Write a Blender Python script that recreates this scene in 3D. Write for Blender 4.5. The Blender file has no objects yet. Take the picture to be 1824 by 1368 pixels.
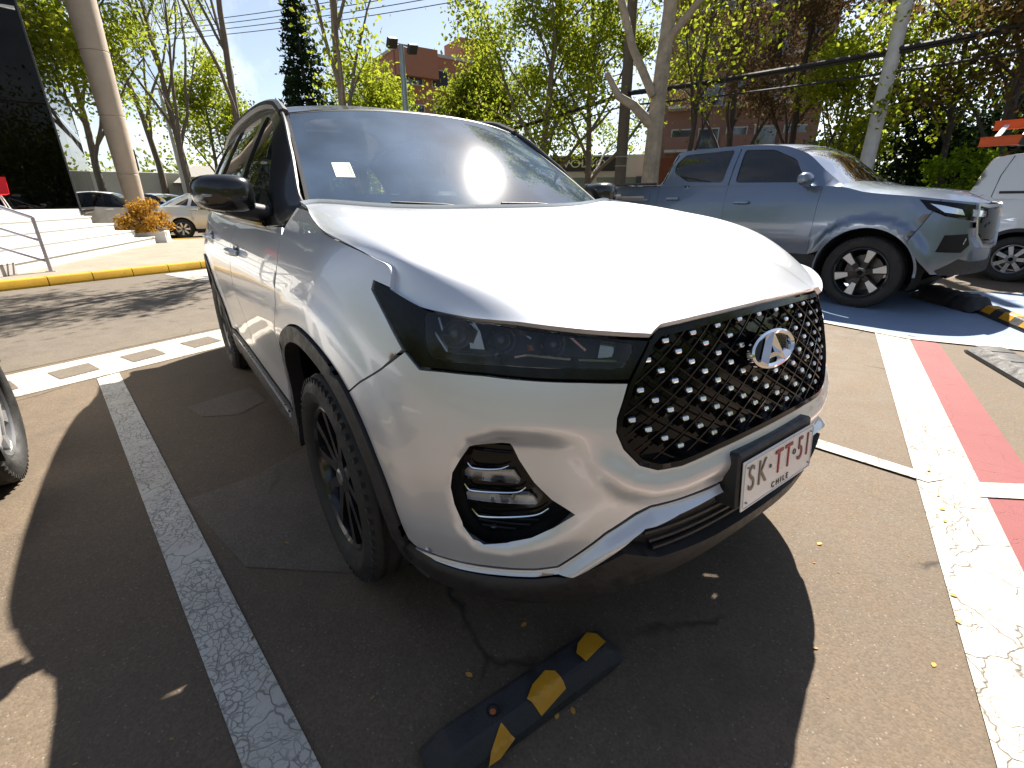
import numpy as np
import bpy, bmesh, math, random
from mathutils import Vector, Matrix
from mathutils.geometry import delaunay_2d_cdt
# ------------------------------------------------------------------ camera, sky, sun, exposure
scene = bpy.context.scene
cam = bpy.data.cameras.new('camera'); cam_o = bpy.data.objects.new('camera', cam); scene.collection.objects.link(cam_o)
scene.camera = cam_o
cam.sensor_width = 36; cam.lens = 845.42/1824*36; cam.clip_start = .02; cam.clip_end = 3000
_yaw, _pit, _rol = math.radians(143.8225), math.radians(21.2248), math.radians(-.3299)
_f = Vector((math.cos(_pit)*math.cos(_yaw), math.cos(_pit)*math.sin(_yaw), -math.sin(_pit)))
_r = Vector((math.sin(_yaw), -math.cos(_yaw), 0)); _u = _r.cross(_f)
_r, _u = math.cos(_rol)*_r+math.sin(_rol)*_u, -math.sin(_rol)*_r+math.cos(_rol)*_u
CAM = Vector((1.4333, -1.2239, 1.2077))
cam_o.matrix_world = Matrix(((_r.x, _u.x, -_f.x, CAM.x), (_r.y, _u.y, -_f.y, CAM.y), (_r.z, _u.z, -_f.z, CAM.z), (0, 0, 0, 1)))
SUN = Vector((-.46, .745, 1.0)).normalized()
world = bpy.data.worlds.new('World'); scene.world = world; world.use_nodes = True
_nt = world.node_tree; _bg = _nt.nodes['Background']; _sky = _nt.nodes.new('ShaderNodeTexSky')
_sky.sky_type = 'NISHITA'; _sky.sun_disc = False; _sky.sun_elevation = math.asin(SUN.z); _sky.sun_rotation = math.atan2(SUN.x, SUN.y)
_sky.altitude = 500; _sky.air_density = 1.0; _sky.dust_density = .9; _sky.ozone_density = 1.0
_tc = _nt.nodes.new('ShaderNodeTexCoord'); _cn = _nt.nodes.new('ShaderNodeTexNoise'); _cn.inputs['Scale'].default_value = 2.6; _cn.inputs['Detail'].default_value = 9; _cn.inputs['Roughness'].default_value = .58; _cn.inputs['Distortion'].default_value = .5
_nt.links.new(_tc.outputs['Generated'], _cn.inputs['Vector']); _cr = _nt.nodes.new('ShaderNodeMapRange'); _cr.inputs[1].default_value = .54; _cr.inputs[2].default_value = .74; _nt.links.new(_cn.outputs[0], _cr.inputs[0])
_hs = _nt.nodes.new('ShaderNodeHueSaturation'); _hs.inputs['Saturation'].default_value = .75; _nt.links.new(_sky.outputs[0], _hs.inputs['Color'])
_hc = _nt.nodes.new('ShaderNodeHueSaturation'); _hc.inputs['Saturation'].default_value = .18; _hc.inputs['Value'].default_value = 1.35; _nt.links.new(_sky.outputs[0], _hc.inputs['Color'])
_cm = _nt.nodes.new('ShaderNodeMix'); _cm.data_type = 'RGBA'; _nt.links.new(_cr.outputs[0], _cm.inputs[0]); _nt.links.new(_hs.outputs[0], _cm.inputs[6]); _nt.links.new(_hc.outputs[0], _cm.inputs[7])
_nt.links.new(_cm.outputs[2], _bg.inputs[0]); _bg.inputs[1].default_value = .05
sun_d = bpy.data.lights.new('sun', 'SUN'); sun_d.energy = 5.0; sun_d.angle = math.radians(.53); sun_d.color = (1, .93, .82)
sun_o = bpy.data.objects.new('sun', sun_d); scene.collection.objects.link(sun_o); sun_o.rotation_euler = SUN.to_track_quat('Z', 'Y').to_euler()
vs = scene.view_settings; vs.view_transform = 'Standard'; vs.look = 'None'; vs.exposure = 1.7; vs.gamma = 1; vs.use_curve_mapping = False
scene.cycles.max_bounces = 8; scene.cycles.transparent_max_bounces = 12; scene.cycles.sample_clamp_indirect = 6
scene.cycles.use_denoising = True
random.seed(7); RNG = np.random.default_rng(7)
R = math.radians
def pchip(x, y):
    x = np.asarray(x, float); y = np.asarray(y, float); h = np.diff(x)
    dl = np.diff(y, axis=0) / h.reshape((-1,)+(1,)*(y.ndim-1))
    m = np.zeros_like(y); m[0] = dl[0]; m[-1] = dl[-1]
    a, b = dl[:-1], dl[1:]
    hh = h.reshape((-1,)+(1,)*(y.ndim-1)); w1 = 2*hh[1:]+hh[:-1]; w2 = hh[1:]+2*hh[:-1]
    with np.errstate(divide='ignore', invalid='ignore'):
        t = (w1+w2)/(w1/a+w2/b)
    m[1:-1] = np.where(a*b > 0, t, 0)
    def f(q):
        q = np.clip(np.asarray(q, float), x[0], x[-1])
        i = np.clip(np.searchsorted(x, q)-1, 0, len(x)-2)
        e = (1,)*(y.ndim-1); hi = h[i].reshape(q.shape+e); t = ((q-x[i])/h[i]).reshape(q.shape+e)
        return ((1+2*t)*(1-t)**2*y[i]+t*(1-t)**2*hi*m[i]+t*t*(3-2*t)*y[i+1]+t*t*(t-1)*hi*m[i+1])
    return f
def catmull(P, n):
    """smooth curve through the points P, n samples between neighbours"""
    P = np.asarray(P, float); A = np.vstack([2*P[0]-P[1], P, 2*P[-1]-P[-2]]); out = []
    for i in range(1, len(A)-2):
        t = np.linspace(0, 1, n, endpoint=False)[:, None]
        p0, p1, p2, p3 = A[i-1], A[i], A[i+1], A[i+2]
        out.append(.5*((2*p1)+(-p0+p2)*t+(2*p0-5*p1+4*p2-p3)*t*t+(-p0+3*p1-3*p2+p3)*t**3))
    return np.vstack(out+[P[-1:]])
def sstep(a, b, x):
    t = np.clip((x-a)/(b-a), 0, 1); return t*t*(3-2*t)
class Skin:
    """the wall of a car body: s runs round the plan from the nose centre (positive on the right side), z is height"""
    def __init__(self, plan, st, zk, D):
        P = np.array(plan, float)
        NS = 160; A = np.vstack([P[2]*[1,-1], P[1]*[1,-1], P, P[-2]*[1,-1], P[-3]*[1,-1]]); out = []
        for i in range(1, len(A)-2):
            t = np.linspace(0, 1, NS, endpoint=False)[:, None]
            out.append(((1-t)**3*A[i-1]+(3*t**3-6*t*t+4)*A[i]+(-3*t**3+3*t*t+3*t+1)*A[i+1]+t**3*A[i+2])/6)
        c = np.vstack(out); i0 = NS; i1 = NS*(len(P))  # centre front .. centre rear
        c = c[i0:i1-NS+1]; c[0, 1] = 0; c[-1, 1] = 0
        self.c = c; self.sl = np.concatenate([[0], np.cumsum(np.linalg.norm(np.diff(c, axis=0), axis=1))]); self.L = self.sl[-1]
        t = np.gradient(c, self.sl, axis=0); t /= np.linalg.norm(t, axis=1)[:, None]
        self.n = np.stack([t[:, 1], -t[:, 0]], 1)
        zz = np.linspace(zk[0], zk[-1], 500); rows = pchip(zk, np.array(D, float).T)(zz)   # (240, stations)
        self.zz = zz; self.f = pchip(st, rows.T); self.sculpt = []
        self.ss = np.linspace(0, st[-1], 2000); self.T = self.f(self.ss)
    def d(self, s, z):
        s = np.abs(s); u = np.clip(s/self.ss[-1]*(len(self.ss)-1), 0, len(self.ss)-1.001); v = np.clip((z-self.zz[0])/(self.zz[-1]-self.zz[0])*(len(self.zz)-1), 0, len(self.zz)-1.001)
        i = u.astype(int); j = v.astype(int); a = u-i; b = v-j; T = self.T
        r = T[i, j]*(1-a)*(1-b)+T[i+1, j]*a*(1-b)+T[i, j+1]*(1-a)*b+T[i+1, j+1]*a*b
        for g in self.sculpt: r = r+g(s, z)
        return r
    def pt(self, s, z, inset=0.):
        s = np.asarray(s, float); z = np.asarray(z, float); a = np.abs(s)
        dd = self.d(s, z)+inset
        x = np.interp(a, self.sl, self.c[:, 0])-np.interp(a, self.sl, self.n[:, 0])*dd
        y = np.interp(a, self.sl, self.c[:, 1])-np.interp(a, self.sl, self.n[:, 1])*dd
        return np.stack([x, -np.sign(s)*y+0*x, z+0*x], -1)
    def nrm(self, s, z, e=.007):
        a = self.pt(s+e, z)-self.pt(s-e, z); b = self.pt(s, z+e)-self.pt(s, z-e)
        n = np.cross(b, a); return n/np.linalg.norm(n, axis=-1)[..., None]
    def s_at_x(self, x):
        i = len(self.c)//2
        return np.interp(-np.asarray(x, float), -self.c[:, 0], self.sl)
def inside(P, poly):
    x, y = P[:, 0], P[:, 1]; r = np.zeros(len(P), bool); q = np.roll(poly, -1, 0)
    for (x1, y1), (x2, y2) in zip(poly, q):
        if y1 == y2: continue
        c = ((y1 > y) != (y2 > y)) & (x < (x2-x1)*(y-y1)/(y2-y1)+x1); r ^= c
    return r
def polydist(P, poly, closed=True):
    poly = np.asarray(poly, float); best = np.full(len(P), 1e9)
    for i in range(len(poly) if closed else len(poly)-1):
        a = poly[i]; b = poly[(i+1) % len(poly)]; ab = b-a; t = np.clip(((P-a)@ab)/max(ab@ab, 1e-12), 0, 1)
        best = np.minimum(best, np.linalg.norm(P-a-t[:, None]*ab, axis=1))
    return best
PLAN = [(.925,0),(.92,.2),(.895,.42),(.80,.63),(.645,.79),(.44,.885),(.18,.918),(-.15,.925),(-.6,.925),(-1.2,.925),(-1.8,.925),(-2.4,.925),(-2.9,.915),(-3.3,.865),(-3.52,.72),(-3.60,.42),(-3.62,.2),(-3.625,0)]
ST = [0,.45,.80,1.08,1.5,2.05,3.0,4.15,4.75,5.9]
ZK = [.15,.22,.30,.40,.50,.60,.70,.80,.90,1.0,1.1,1.2]
DT = [[.20,.10,.04,.012,.0,.0,.012,.035,.065,.105,.17,.26],
 [.20,.10,.04,.012,.0,.0,.012,.035,.065,.105,.17,.26],
 [.19,.10,.04,.012,.0,.0,.010,.030,.058,.095,.15,.23],
 [.17,.09,.04,.012,.0,.0,.008,.025,.050,.085,.13,.20],
 [.10,.06,.04,.022,.012,.006,.0,.0,.008,.030,.075,.19],
 [.10,.05,.03,.036,.036,.028,.014,.0,.006,.028,.065,.16],
 [.10,.05,.03,.036,.036,.028,.014,.0,.006,.028,.065,.16],
 [.10,.06,.04,.022,.012,.006,.0,.0,.006,.028,.060,.11],
 [.14,.08,.04,.012,.0,.0,.004,.012,.026,.05,.09,.14],
 [.14,.08,.04,.012,.0,.0,.004,.012,.026,.05,.09,.14]]
GRILLE = [(0,.953),(.14,.951),(.27,.948),(.395,.942),(.425,.922),(.457,.882),(.485,.845),(.505,.805),(.52,.771),(.523,.742),(.506,.703),(.467,.661),(.419,.641),(.35,.636),(.226,.645),(.09,.648),(0,.648)]
FOG = [(.857,.699),(.767,.702),(.745,.664),(.707,.614),(.665,.576),(.614,.547),(.661,.512),(.711,.483),(.77,.46),(.827,.452),(.85,.462),(.875,.495),(.892,.554),(.899,.599),(.893,.637),(.878,.667)]
HEADLIGHT = [(1.197,1.03),(1.115,1.015),(1.001,.984),(.866,.969),(.754,.962),(.593,.943),(.42,.923),(.457,.882),(.485,.845),(.597,.853),(.694,.858),(.827,.865),(.926,.864),(.997,.86),(1.05,.892),(1.12,.949),(1.169,.988),(1.197,1.011)]
SCOOP = np.array([(.915,.60),(.90,.68),(.87,.73),(.80,.757),(.70,.762),(.60,.758),(.52,.735),(.47,.66),(.44,.60),(.46,.565),(.55,.53),(.66,.47),(.76,.43),(.85,.432),(.90,.49)])
LT = np.array([(0,.542),(.235,.542),(.43,.548),(.47,.535),(.541,.495),(.646,.402),(.70,.392),(.816,.385),(.962,.375),(1.037,.373),(1.068,.383),(1.3,.40)])
LB = np.array([(0,.521),(.235,.521),(.36,.518),(.455,.508),(.482,.492),(.586,.408),(.615,.390),(.70,.374),(.791,.369),(.889,.362),(.964,.359),(1.03,.366),(1.3,.38)])
SHUT = [(1.115,1.015),(1.132,1.061),(1.204,1.078),(1.286,1.094),(1.376,1.108),(1.51,1.124),(1.624,1.142),(1.717,1.158),(1.82,1.178),(1.95,1.193)]
def hero_skin():
    k = Skin(PLAN, ST, ZK, DT); GP = np.array(GRILLE+[(-a, b) for a, b in GRILLE[::-1]][1:-1])
    ARC = [(-.02, .375), (-2.67, .375)]
    def arches(s, z):
        x = np.interp(np.abs(s), k.sl, k.c[:, 0]); r0 = np.hypot(x-ARC[0][0], z-ARC[0][1]); r1 = np.hypot(x-ARC[1][0], z-ARC[1][1]); r = np.minimum(r0, r1)
        return -.007*(1-sstep(.54, .61, r))*sstep(.95, 1.1, np.abs(s))
    def ledge(s, z):
        sh = np.shape(s+z); P = np.stack(np.broadcast_arrays(np.abs(s), z), -1).reshape(-1, 2); near = (P[:, 0] < .68) & (P[:, 1] < .85) & (P[:, 1] > .5); o = np.zeros(len(P))
        if near.any():
            Q = P[near]; t = polydist(Q, GP); t = np.where(inside(Q, GP), 0, t)
            o[near] = -.014*sstep(0, .045, t)*(1-sstep(.05, .10, t))*(1-sstep(.63, .73, Q[:, 1]))
        return o.reshape(sh)
    def scoop(s, z):
        sh = np.shape(s+z); P = np.stack(np.broadcast_arrays(np.abs(s), z), -1).reshape(-1, 2); o = np.zeros(len(P)); near = (P[:, 0] > .4) & (P[:, 0] < .95) & (P[:, 1] > .4) & (P[:, 1] < .8)
        if near.any():
            Q = P[near]; t = np.where(inside(Q, SCOOP), polydist(Q, SCOOP), 0)
            o[near] = .05*sstep(0, .07, t)*(.04+.96*sstep(.52, .80, Q[:, 0]))
        return o.reshape(sh)
    def lip(s, z):
        a = np.abs(s); zt = np.interp(a, LT[:, 0], LT[:, 1]); f = 1-sstep(.95, 1.12, a)
        return -.03*sstep(0, 1, (zt-z)/.04)*f
    k.sculpt = [arches, ledge, scoop, lip]
    n = len(k.ss); return k
# ------------------------------------------------------------------ object helpers
col = scene.collection
def tag(o, label=None, cat=None, group=None, kind=None):
    if label: o['label'] = label
    if cat: o['category'] = cat
    if group: o['group'] = group
    if kind: o['kind'] = kind
    return o
def empty(name, loc=(0, 0, 0), parent=None, rz=0.):
    o = bpy.data.objects.new(name, None); o.empty_display_size = .1; col.objects.link(o); o.location = loc; o.rotation_euler = (0, 0, rz)
    if parent: o.parent = parent
    return o
def link(name, me, mat, parent=None, loc=None):
    o = bpy.data.objects.new(name, me); col.objects.link(o)
    if mat is not None and not me.materials:
        for m in (mat if isinstance(mat, (list, tuple)) else [mat]): me.materials.append(m)
    if parent: o.parent = parent
    if loc is not None: o.location = loc
    return o
def mesh(name, V, Fc, mat, parent=None, smooth=True, angle=35, mi=None, loc=None):
    me = bpy.data.meshes.new(name); me.from_pydata([tuple(map(float, v)) for v in V], [], [tuple(map(int, f)) for f in Fc]); me.validate(verbose=False)
    if smooth:
        me.shade_smooth(); me.set_sharp_from_angle(angle=R(angle))
    if mi is not None: me.polygons.foreach_set('material_index', np.array(mi, np.int32))
    me.update()
    return link(name, me, mat, parent, loc)
def copy_tree(o, parent=None):
    c = o.copy(); col.objects.link(c); c.parent = parent if parent else o.parent
    for ch in o.children: copy_tree(ch, c)
    return c
class MB:
    """collects simple shapes into one mesh"""
    def __init__(self): self.V = []; self.F = []; self.I = []
    def add(self, V, Fc, mi=0):
        n = len(self.V); self.V += [tuple(map(float, v)) for v in V]; self.F += [tuple(i+n for i in f) for f in Fc]; self.I += [mi]*len(Fc)
    def box(self, c, s, rot=None, bev=0., mi=0):
        x, y, z = [a/2 for a in s]
        if bev > 0:
            b = min(bev, x*.9, y*.9, z*.9); V = []
            for sx in (-1, 1):
                for sy in (-1, 1):
                    for sz in (-1, 1): V += [(sx*x, sy*(y-b), sz*(z-b)), (sx*(x-b), sy*y, sz*(z-b)), (sx*(x-b), sy*(y-b), sz*z)]
            bm = bmesh.new(); vs_ = [bm.verts.new(v) for v in V]; bmesh.ops.convex_hull(bm, input=vs_); bm.verts.index_update()
            V = [v.co.copy() for v in bm.verts]; bm.verts.index_update(); Fc = [[v.index for v in f.verts] for f in bm.faces]; bm.free()
        else:
            V = [(a*x, b_*y, c_*z) for a in (-1, 1) for b_ in (-1, 1) for c_ in (-1, 1)]
            Fc = [(0, 1, 3, 2), (4, 6, 7, 5), (0, 4, 5, 1), (2, 3, 7, 6), (0, 2, 6, 4), (1, 5, 7, 3)]
        M = Matrix(rot).to_3x3() if rot is not None else Matrix.Identity(3)
        self.add([M @ Vector(v)+Vector(c) for v in V], Fc, mi); return self
    def tube(self, P, r, n=8, mi=0, cap=True):
        P = [Vector(p) for p in P]; rr = r if hasattr(r, '__len__') else [r]*len(P); V = []; Fc = []; ref = None
        for i, p in enumerate(P):
            t = (P[min(i+1, len(P)-1)]-P[max(i-1, 0)]).normalized()
            if ref is None: ref = t.orthogonal().normalized()
            a = (ref-t*ref.dot(t)).normalized(); b = t.cross(a); ref = a
            V += [p+(a*math.cos(2*math.pi*k/n)+b*math.sin(2*math.pi*k/n))*rr[i] for k in range(n)]
        for i in range(len(P)-1):
            for k in range(n): Fc.append((i*n+k, i*n+(k+1) % n, (i+1)*n+(k+1) % n, (i+1)*n+k))
        if cap: Fc += [tuple(reversed(range(n))), tuple(range((len(P)-1)*n, len(P)*n))]
        self.add(V, Fc, mi); return self
    def prism(self, poly, z0, z1, mi=0):
        n = len(poly); a = sum(poly[i][0]*poly[(i+1) % n][1]-poly[(i+1) % n][0]*poly[i][1] for i in range(n))
        if a < 0: poly = poly[::-1]
        V = [(x, y, z0) for x, y in poly]+[(x, y, z1) for x, y in poly]
        Fc = [tuple(reversed(range(n))), tuple(range(n, 2*n))]+[(i, (i+1) % n, n+(i+1) % n, n+i) for i in range(n)]
        self.add(V, Fc, mi); return self
    def lathe(self, prof, n=48, axis='y', mi=0, closed=False):
        """prof: (radius, offset along the axis)"""
        V = []; m = len(prof)
        for k in range(n):
            c, s = math.cos(2*math.pi*k/n), math.sin(2*math.pi*k/n)
            for r, h in prof: V.append((r*c, h, r*s) if axis == 'y' else (r*c, r*s, h))
        Fc = []
        for k in range(n):
            for j in range(m if closed else m-1):
                j2 = (j+1) % m; Fc.append((k*m+j, k*m+j2, ((k+1) % n)*m+j2, ((k+1) % n)*m+j))
        self.add(V, Fc, mi); return self
    def build(self, name, mat, parent=None, smooth=True, angle=35, loc=None):
        return mesh(name, self.V, self.F, mat, parent, smooth, angle, self.I if any(self.I) else None, loc)
# ------------------------------------------------------------------ panels cut out of a curved surface
def resample(poly, h):
    poly = np.asarray(poly, float); out = []
    for i in range(len(poly)):
        a, b = poly[i], poly[(i+1) % len(poly)]; n = max(1, int(round(np.linalg.norm(b-a)/h)))
        out += [a+(b-a)*k/n for k in range(n)]
    return np.array(out)
def rounded(poly, r, n=4):
    """round the corners of a polygon"""
    poly = np.asarray(poly, float); out = []
    for i in range(len(poly)):
        p, a, b = poly[i], poly[i-1], poly[(i+1) % len(poly)]; da, db = a-p, b-p; la, lb = np.linalg.norm(da), np.linalg.norm(db)
        cosang = (da@db)/(la*lb)
        if cosang < -.97: out.append(p); continue
        k = min(r, la*.45, lb*.45); p1 = p+da/la*k; p2 = p+db/lb*k
        for t in np.linspace(0, 1, n+1): out.append((1-t)**2*p1+2*t*(1-t)*p+t*t*p2)
    return np.array(out)
def area(p): return .5*np.sum(p[:, 0]*np.roll(p[:, 1], -1)-np.roll(p[:, 0], -1)*p[:, 1])
def shrink(p, g):
    if area(p) < 0: p = p[::-1]
    a = np.roll(p, 1, 0); b = np.roll(p, -1, 0); t1 = p-a; t2 = b-p
    t1 /= np.linalg.norm(t1, axis=1)[:, None]+1e-12; t2 /= np.linalg.norm(t2, axis=1)[:, None]+1e-12
    n = np.stack([-(t1+t2)[:, 1], (t1+t2)[:, 0]], 1); L = np.linalg.norm(n, axis=1); n /= L[:, None]+1e-9
    return p+n*g/np.clip(L/2, .5, 1)[:, None]
def cut(poly, h, holes=(), gap=0., hb=None):
    """triangulate a flat outline with holes: points, triangles, boundary loops"""
    hb = hb or h*.8; B = []; raw = shrink(resample(poly, hb), gap) if gap else resample(poly, hb)
    if area(raw) < 0: raw = raw[::-1]
    loops = [raw]
    for q in holes:
        q = resample(q, hb); q = q if area(q) < 0 else q[::-1]
        if gap: q = shrink(q[::-1], -gap)[::-1]
        loops.append(q)
    pts = np.vstack(loops); edges = []; o = 0
    for l in loops:
        edges += [(o+i, o+(i+1) % len(l)) for i in range(len(l))]; o += len(l)
    mn, mx = raw.min(0), raw.max(0); gx = np.arange(mn[0]+h/2, mx[0], h); gy = np.arange(mn[1]+h/2, mx[1], h)
    if len(gx) and len(gy):
        G = np.stack(np.meshgrid(gx, gy, indexing='ij'), -1).astype(float); G[:, 1::2, 0] += h*.5; G = G.reshape(-1, 2)
        ok = inside(G, raw)
        for l in loops[1:]: ok &= ~inside(G, l)
        G = G[ok]
        for l in loops:
            if len(G): G = G[polydist(G, l) > h*.45]
        pts = np.vstack([pts, G])
    r = delaunay_2d_cdt([Vector(p) for p in pts], edges, [], 0, 1e-6)
    P = np.array([tuple(v) for v in r[0]]); T = np.array(r[2]); cen = P[T].mean(1); ok = inside(cen, raw)
    for l in loops[1:]: ok &= ~inside(cen, l)
    return P, T[ok]
def surf_mesh(name, fn, P, T, mat, parent, skirt=.012, flip=False, label=None, thick_back=False):
    """lift a flat triangulation onto fn(u, v) and fold its rim inwards by skirt"""
    X = fn(P[:, 0], P[:, 1]); e = .007
    n = np.cross(fn(P[:, 0]+e, P[:, 1])-fn(P[:, 0]-e, P[:, 1]), fn(P[:, 0], P[:, 1]+e)-fn(P[:, 0], P[:, 1]-e))
    n /= np.linalg.norm(n, axis=1)[:, None]+1e-12
    if flip: n = -n
    g = np.cross(X[T[:, 1]]-X[T[:, 0]], X[T[:, 2]]-X[T[:, 0]]); bad = (g*n[T[:, 0]]).sum(1) < 0
    T = T.copy(); T[bad] = T[bad][:, ::-1]
    V = list(X); Fc = [tuple(t) for t in T]; nt = len(Fc); N = list(n)
    if skirt:
        cnt = {}
        for t in Fc:
            for a, b in ((t[0], t[1]), (t[1], t[2]), (t[2], t[0])): cnt[(a, b)] = 1
        be = [(a, b) for (a, b) in cnt if (b, a) not in cnt]; m = {}
        for a, b in be:
            for k in (a, b):
                if k not in m: m[k] = len(V); V.append(X[k]-n[k]*skirt)
        Fc += [(b, a, m[a], m[b]) for a, b in be]
    me = bpy.data.meshes.new(name); me.from_pydata([tuple(v) for v in np.array(V).tolist()], [], [tuple(int(i) for i in f) for f in Fc]); me.shade_smooth(); me.update()
    V = np.array(V); LN = np.zeros((len(me.loops), 3)); li = 0
    nn = n
    LN[:3*nt] = nn[np.array(Fc[:nt]).ravel()]
    if skirt:
        Q = np.array(Fc[nt:]); 
        if len(Q):
            fnrm = np.cross(V[Q[:, 1]]-V[Q[:, 0]], V[Q[:, 3]]-V[Q[:, 0]]); fnrm /= np.linalg.norm(fnrm, axis=1)[:, None]+1e-12
            LN[3*nt:] = np.repeat(fnrm, 4, 0)
    me.normals_split_custom_set([tuple(v) for v in LN.tolist()])
    o = link(name, me, mat, parent)
    if label: o['label'] = label
    return o
def panel(name, fn, poly, mat, parent, h=.03, holes=(), gap=.0018, skirt=.012, flip=False, label=None, hb=None):
    P, T = cut(np.asarray(poly, float), h, [np.asarray(q, float) for q in holes], gap, hb)
    return surf_mesh(name, fn, P, T, mat, parent, skirt, flip, label)
def grid_mesh(name, G, mat, parent, flip=False, skirt=0., mask=None, label=None):
    """G: (nu, nv, 3) points -> smooth quads; mask keeps some of the quads"""
    nu, nv = G.shape[:2]; V = G.reshape(-1, 3); Fc = []
    for i in range(nu-1):
        for j in range(nv-1):
            if mask is not None and not mask[i, j]: continue
            f = (i*nv+j, (i+1)*nv+j, (i+1)*nv+j+1, i*nv+j+1); Fc.append(f[::-1] if flip else f)
    if skirt:
        n = np.cross(np.gradient(G, axis=0), np.gradient(G, axis=1)); n /= np.linalg.norm(n, axis=2)[..., None]+1e-12
        n = (-n if flip else n).reshape(-1, 3); V = list(V); cnt = {}
        for f in Fc:
            for k in range(4): cnt[(f[k], f[(k+1) % 4])] = 1
        be = [(a, b) for (a, b) in cnt if (b, a) not in cnt]; m = {}
        for a, b in be:
            for k in (a, b):
                if k not in m: m[k] = len(V); V.append(V[k]-n[k]*skirt)
        Fc = Fc+[(b, a, m[a], m[b]) for a, b in be]
    o = mesh(name, V, Fc, mat, parent, True, 50)
    if label: o['label'] = label
    return o
# ------------------------------------------------------------------ materials
MAT = {}
def mat(name, base, rough=.5, metal=0., coat=0., coat_r=.03, spec=.5, noise=0., nscale=8., bump=0., bscale=60., trans=0., dirt=0.):
    if name in MAT: return MAT[name]
    m = bpy.data.materials.new(name); m.use_nodes = True; nt = m.node_tree; b = nt.nodes['Principled BSDF']
    b.inputs['Base Color'].default_value = (*base, 1); b.inputs['Roughness'].default_value = rough; b.inputs['Metallic'].default_value = metal
    b.inputs['Coat Weight'].default_value = coat; b.inputs['Coat Roughness'].default_value = coat_r; b.inputs['Specular IOR Level'].default_value = spec
    tc = nt.nodes.new('ShaderNodeTexCoord')
    if noise or dirt:
        n = nt.nodes.new('ShaderNodeTexNoise'); n.inputs['Scale'].default_value = nscale; n.inputs['Detail'].default_value = 8; n.inputs['Roughness'].default_value = .65
        nt.links.new(tc.outputs['Object'], n.inputs['Vector'])
        r = nt.nodes.new('ShaderNodeMapRange'); r.inputs['From Min'].default_value = .3; r.inputs['From Max'].default_value = .7; r.inputs['To Min'].default_value = 1-noise; r.inputs['To Max'].default_value = 1+noise
        nt.links.new(n.outputs['Fac'], r.inputs['Value'])
        mx = nt.nodes.new('ShaderNodeMix'); mx.data_type = 'RGBA'; mx.blend_type = 'MULTIPLY'; mx.inputs[0].default_value = 1; mx.inputs[6].default_value = (*base, 1)
        nt.links.new(r.outputs[0], mx.inputs[7]); nt.links.new(mx.outputs[2], b.inputs['Base Color'])
        r2 = nt.nodes.new('ShaderNodeMapRange'); r2.inputs['From Min'].default_value = .3; r2.inputs['From Max'].default_value = .7; r2.inputs['To Min'].default_value = max(0, rough*(1-.35)); r2.inputs['To Max'].default_value = min(1, rough*1.3)
        nt.links.new(n.outputs['Fac'], r2.inputs['Value']); nt.links.new(r2.outputs[0], b.inputs['Roughness'])
    if bump:
        n2 = nt.nodes.new('ShaderNodeTexNoise'); n2.inputs['Scale'].default_value = bscale; n2.inputs['Detail'].default_value = 6
        nt.links.new(tc.outputs['Object'], n2.inputs['Vector']); bp = nt.nodes.new('ShaderNodeBump'); bp.inputs['Strength'].default_value = bump; bp.inputs['Distance'].default_value = .01
        nt.links.new(n2.outputs['Fac'], bp.inputs['Height']); nt.links.new(bp.outputs[0], b.inputs['Normal'])
    MAT[name] = m; return m
def glass(name, tint, dust_haze=.03, haze=(.6, .62, .62), film=.0, ior=1.8):
    if name in MAT: return MAT[name]
    m = bpy.data.materials.new(name); m.use_nodes = True; nt = m.node_tree; nt.nodes.remove(nt.nodes['Principled BSDF']); out = nt.nodes['Material Output']
    tr = nt.nodes.new('ShaderNodeBsdfTransparent'); tr.inputs[0].default_value = (*tint, 1)
    di = nt.nodes.new('ShaderNodeBsdfDiffuse'); di.inputs[0].default_value = (*haze, 1)
    gl = nt.nodes.new('ShaderNodeBsdfGlossy'); gl.inputs['Roughness'].default_value = .012
    lw = nt.nodes.new('ShaderNodeFresnel'); lw.inputs['IOR'].default_value = ior
    geo = nt.nodes.new('ShaderNodeNewGeometry')
    n = nt.nodes.new('ShaderNodeTexNoise'); n.inputs['Scale'].default_value = 2.2; n.inputs['Detail'].default_value = 4; tc = nt.nodes.new('ShaderNodeTexCoord'); nt.links.new(tc.outputs['Object'], n.inputs[0])
    r = nt.nodes.new('ShaderNodeMapRange'); r.inputs[1].default_value = .35; r.inputs[2].default_value = .75; r.inputs[3].default_value = dust_haze*.5; r.inputs[4].default_value = dust_haze*1.8; nt.links.new(n.outputs[0], r.inputs[0])
    m1 = nt.nodes.new('ShaderNodeMixShader'); nt.links.new(r.outputs[0], m1.inputs[0]); nt.links.new(tr.outputs[0], m1.inputs[1]); nt.links.new(di.outputs[0], m1.inputs[2])
    m2 = nt.nodes.new('ShaderNodeMixShader'); nt.links.new(lw.outputs[0], m2.inputs[0]); nt.links.new(m1.outputs[0], m2.inputs[1]); nt.links.new(gl.outputs[0], m2.inputs[2])
    g2 = nt.nodes.new('ShaderNodeBsdfGlossy'); g2.inputs['Roughness'].default_value = .16; m3 = nt.nodes.new('ShaderNodeMixShader'); m3.inputs[0].default_value = film
    nt.links.new(m2.outputs[0], m3.inputs[1]); nt.links.new(g2.outputs[0], m3.inputs[2])
    nt.links.new(m3.outputs[0], out.inputs[0]); MAT[name] = m; return m
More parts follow.
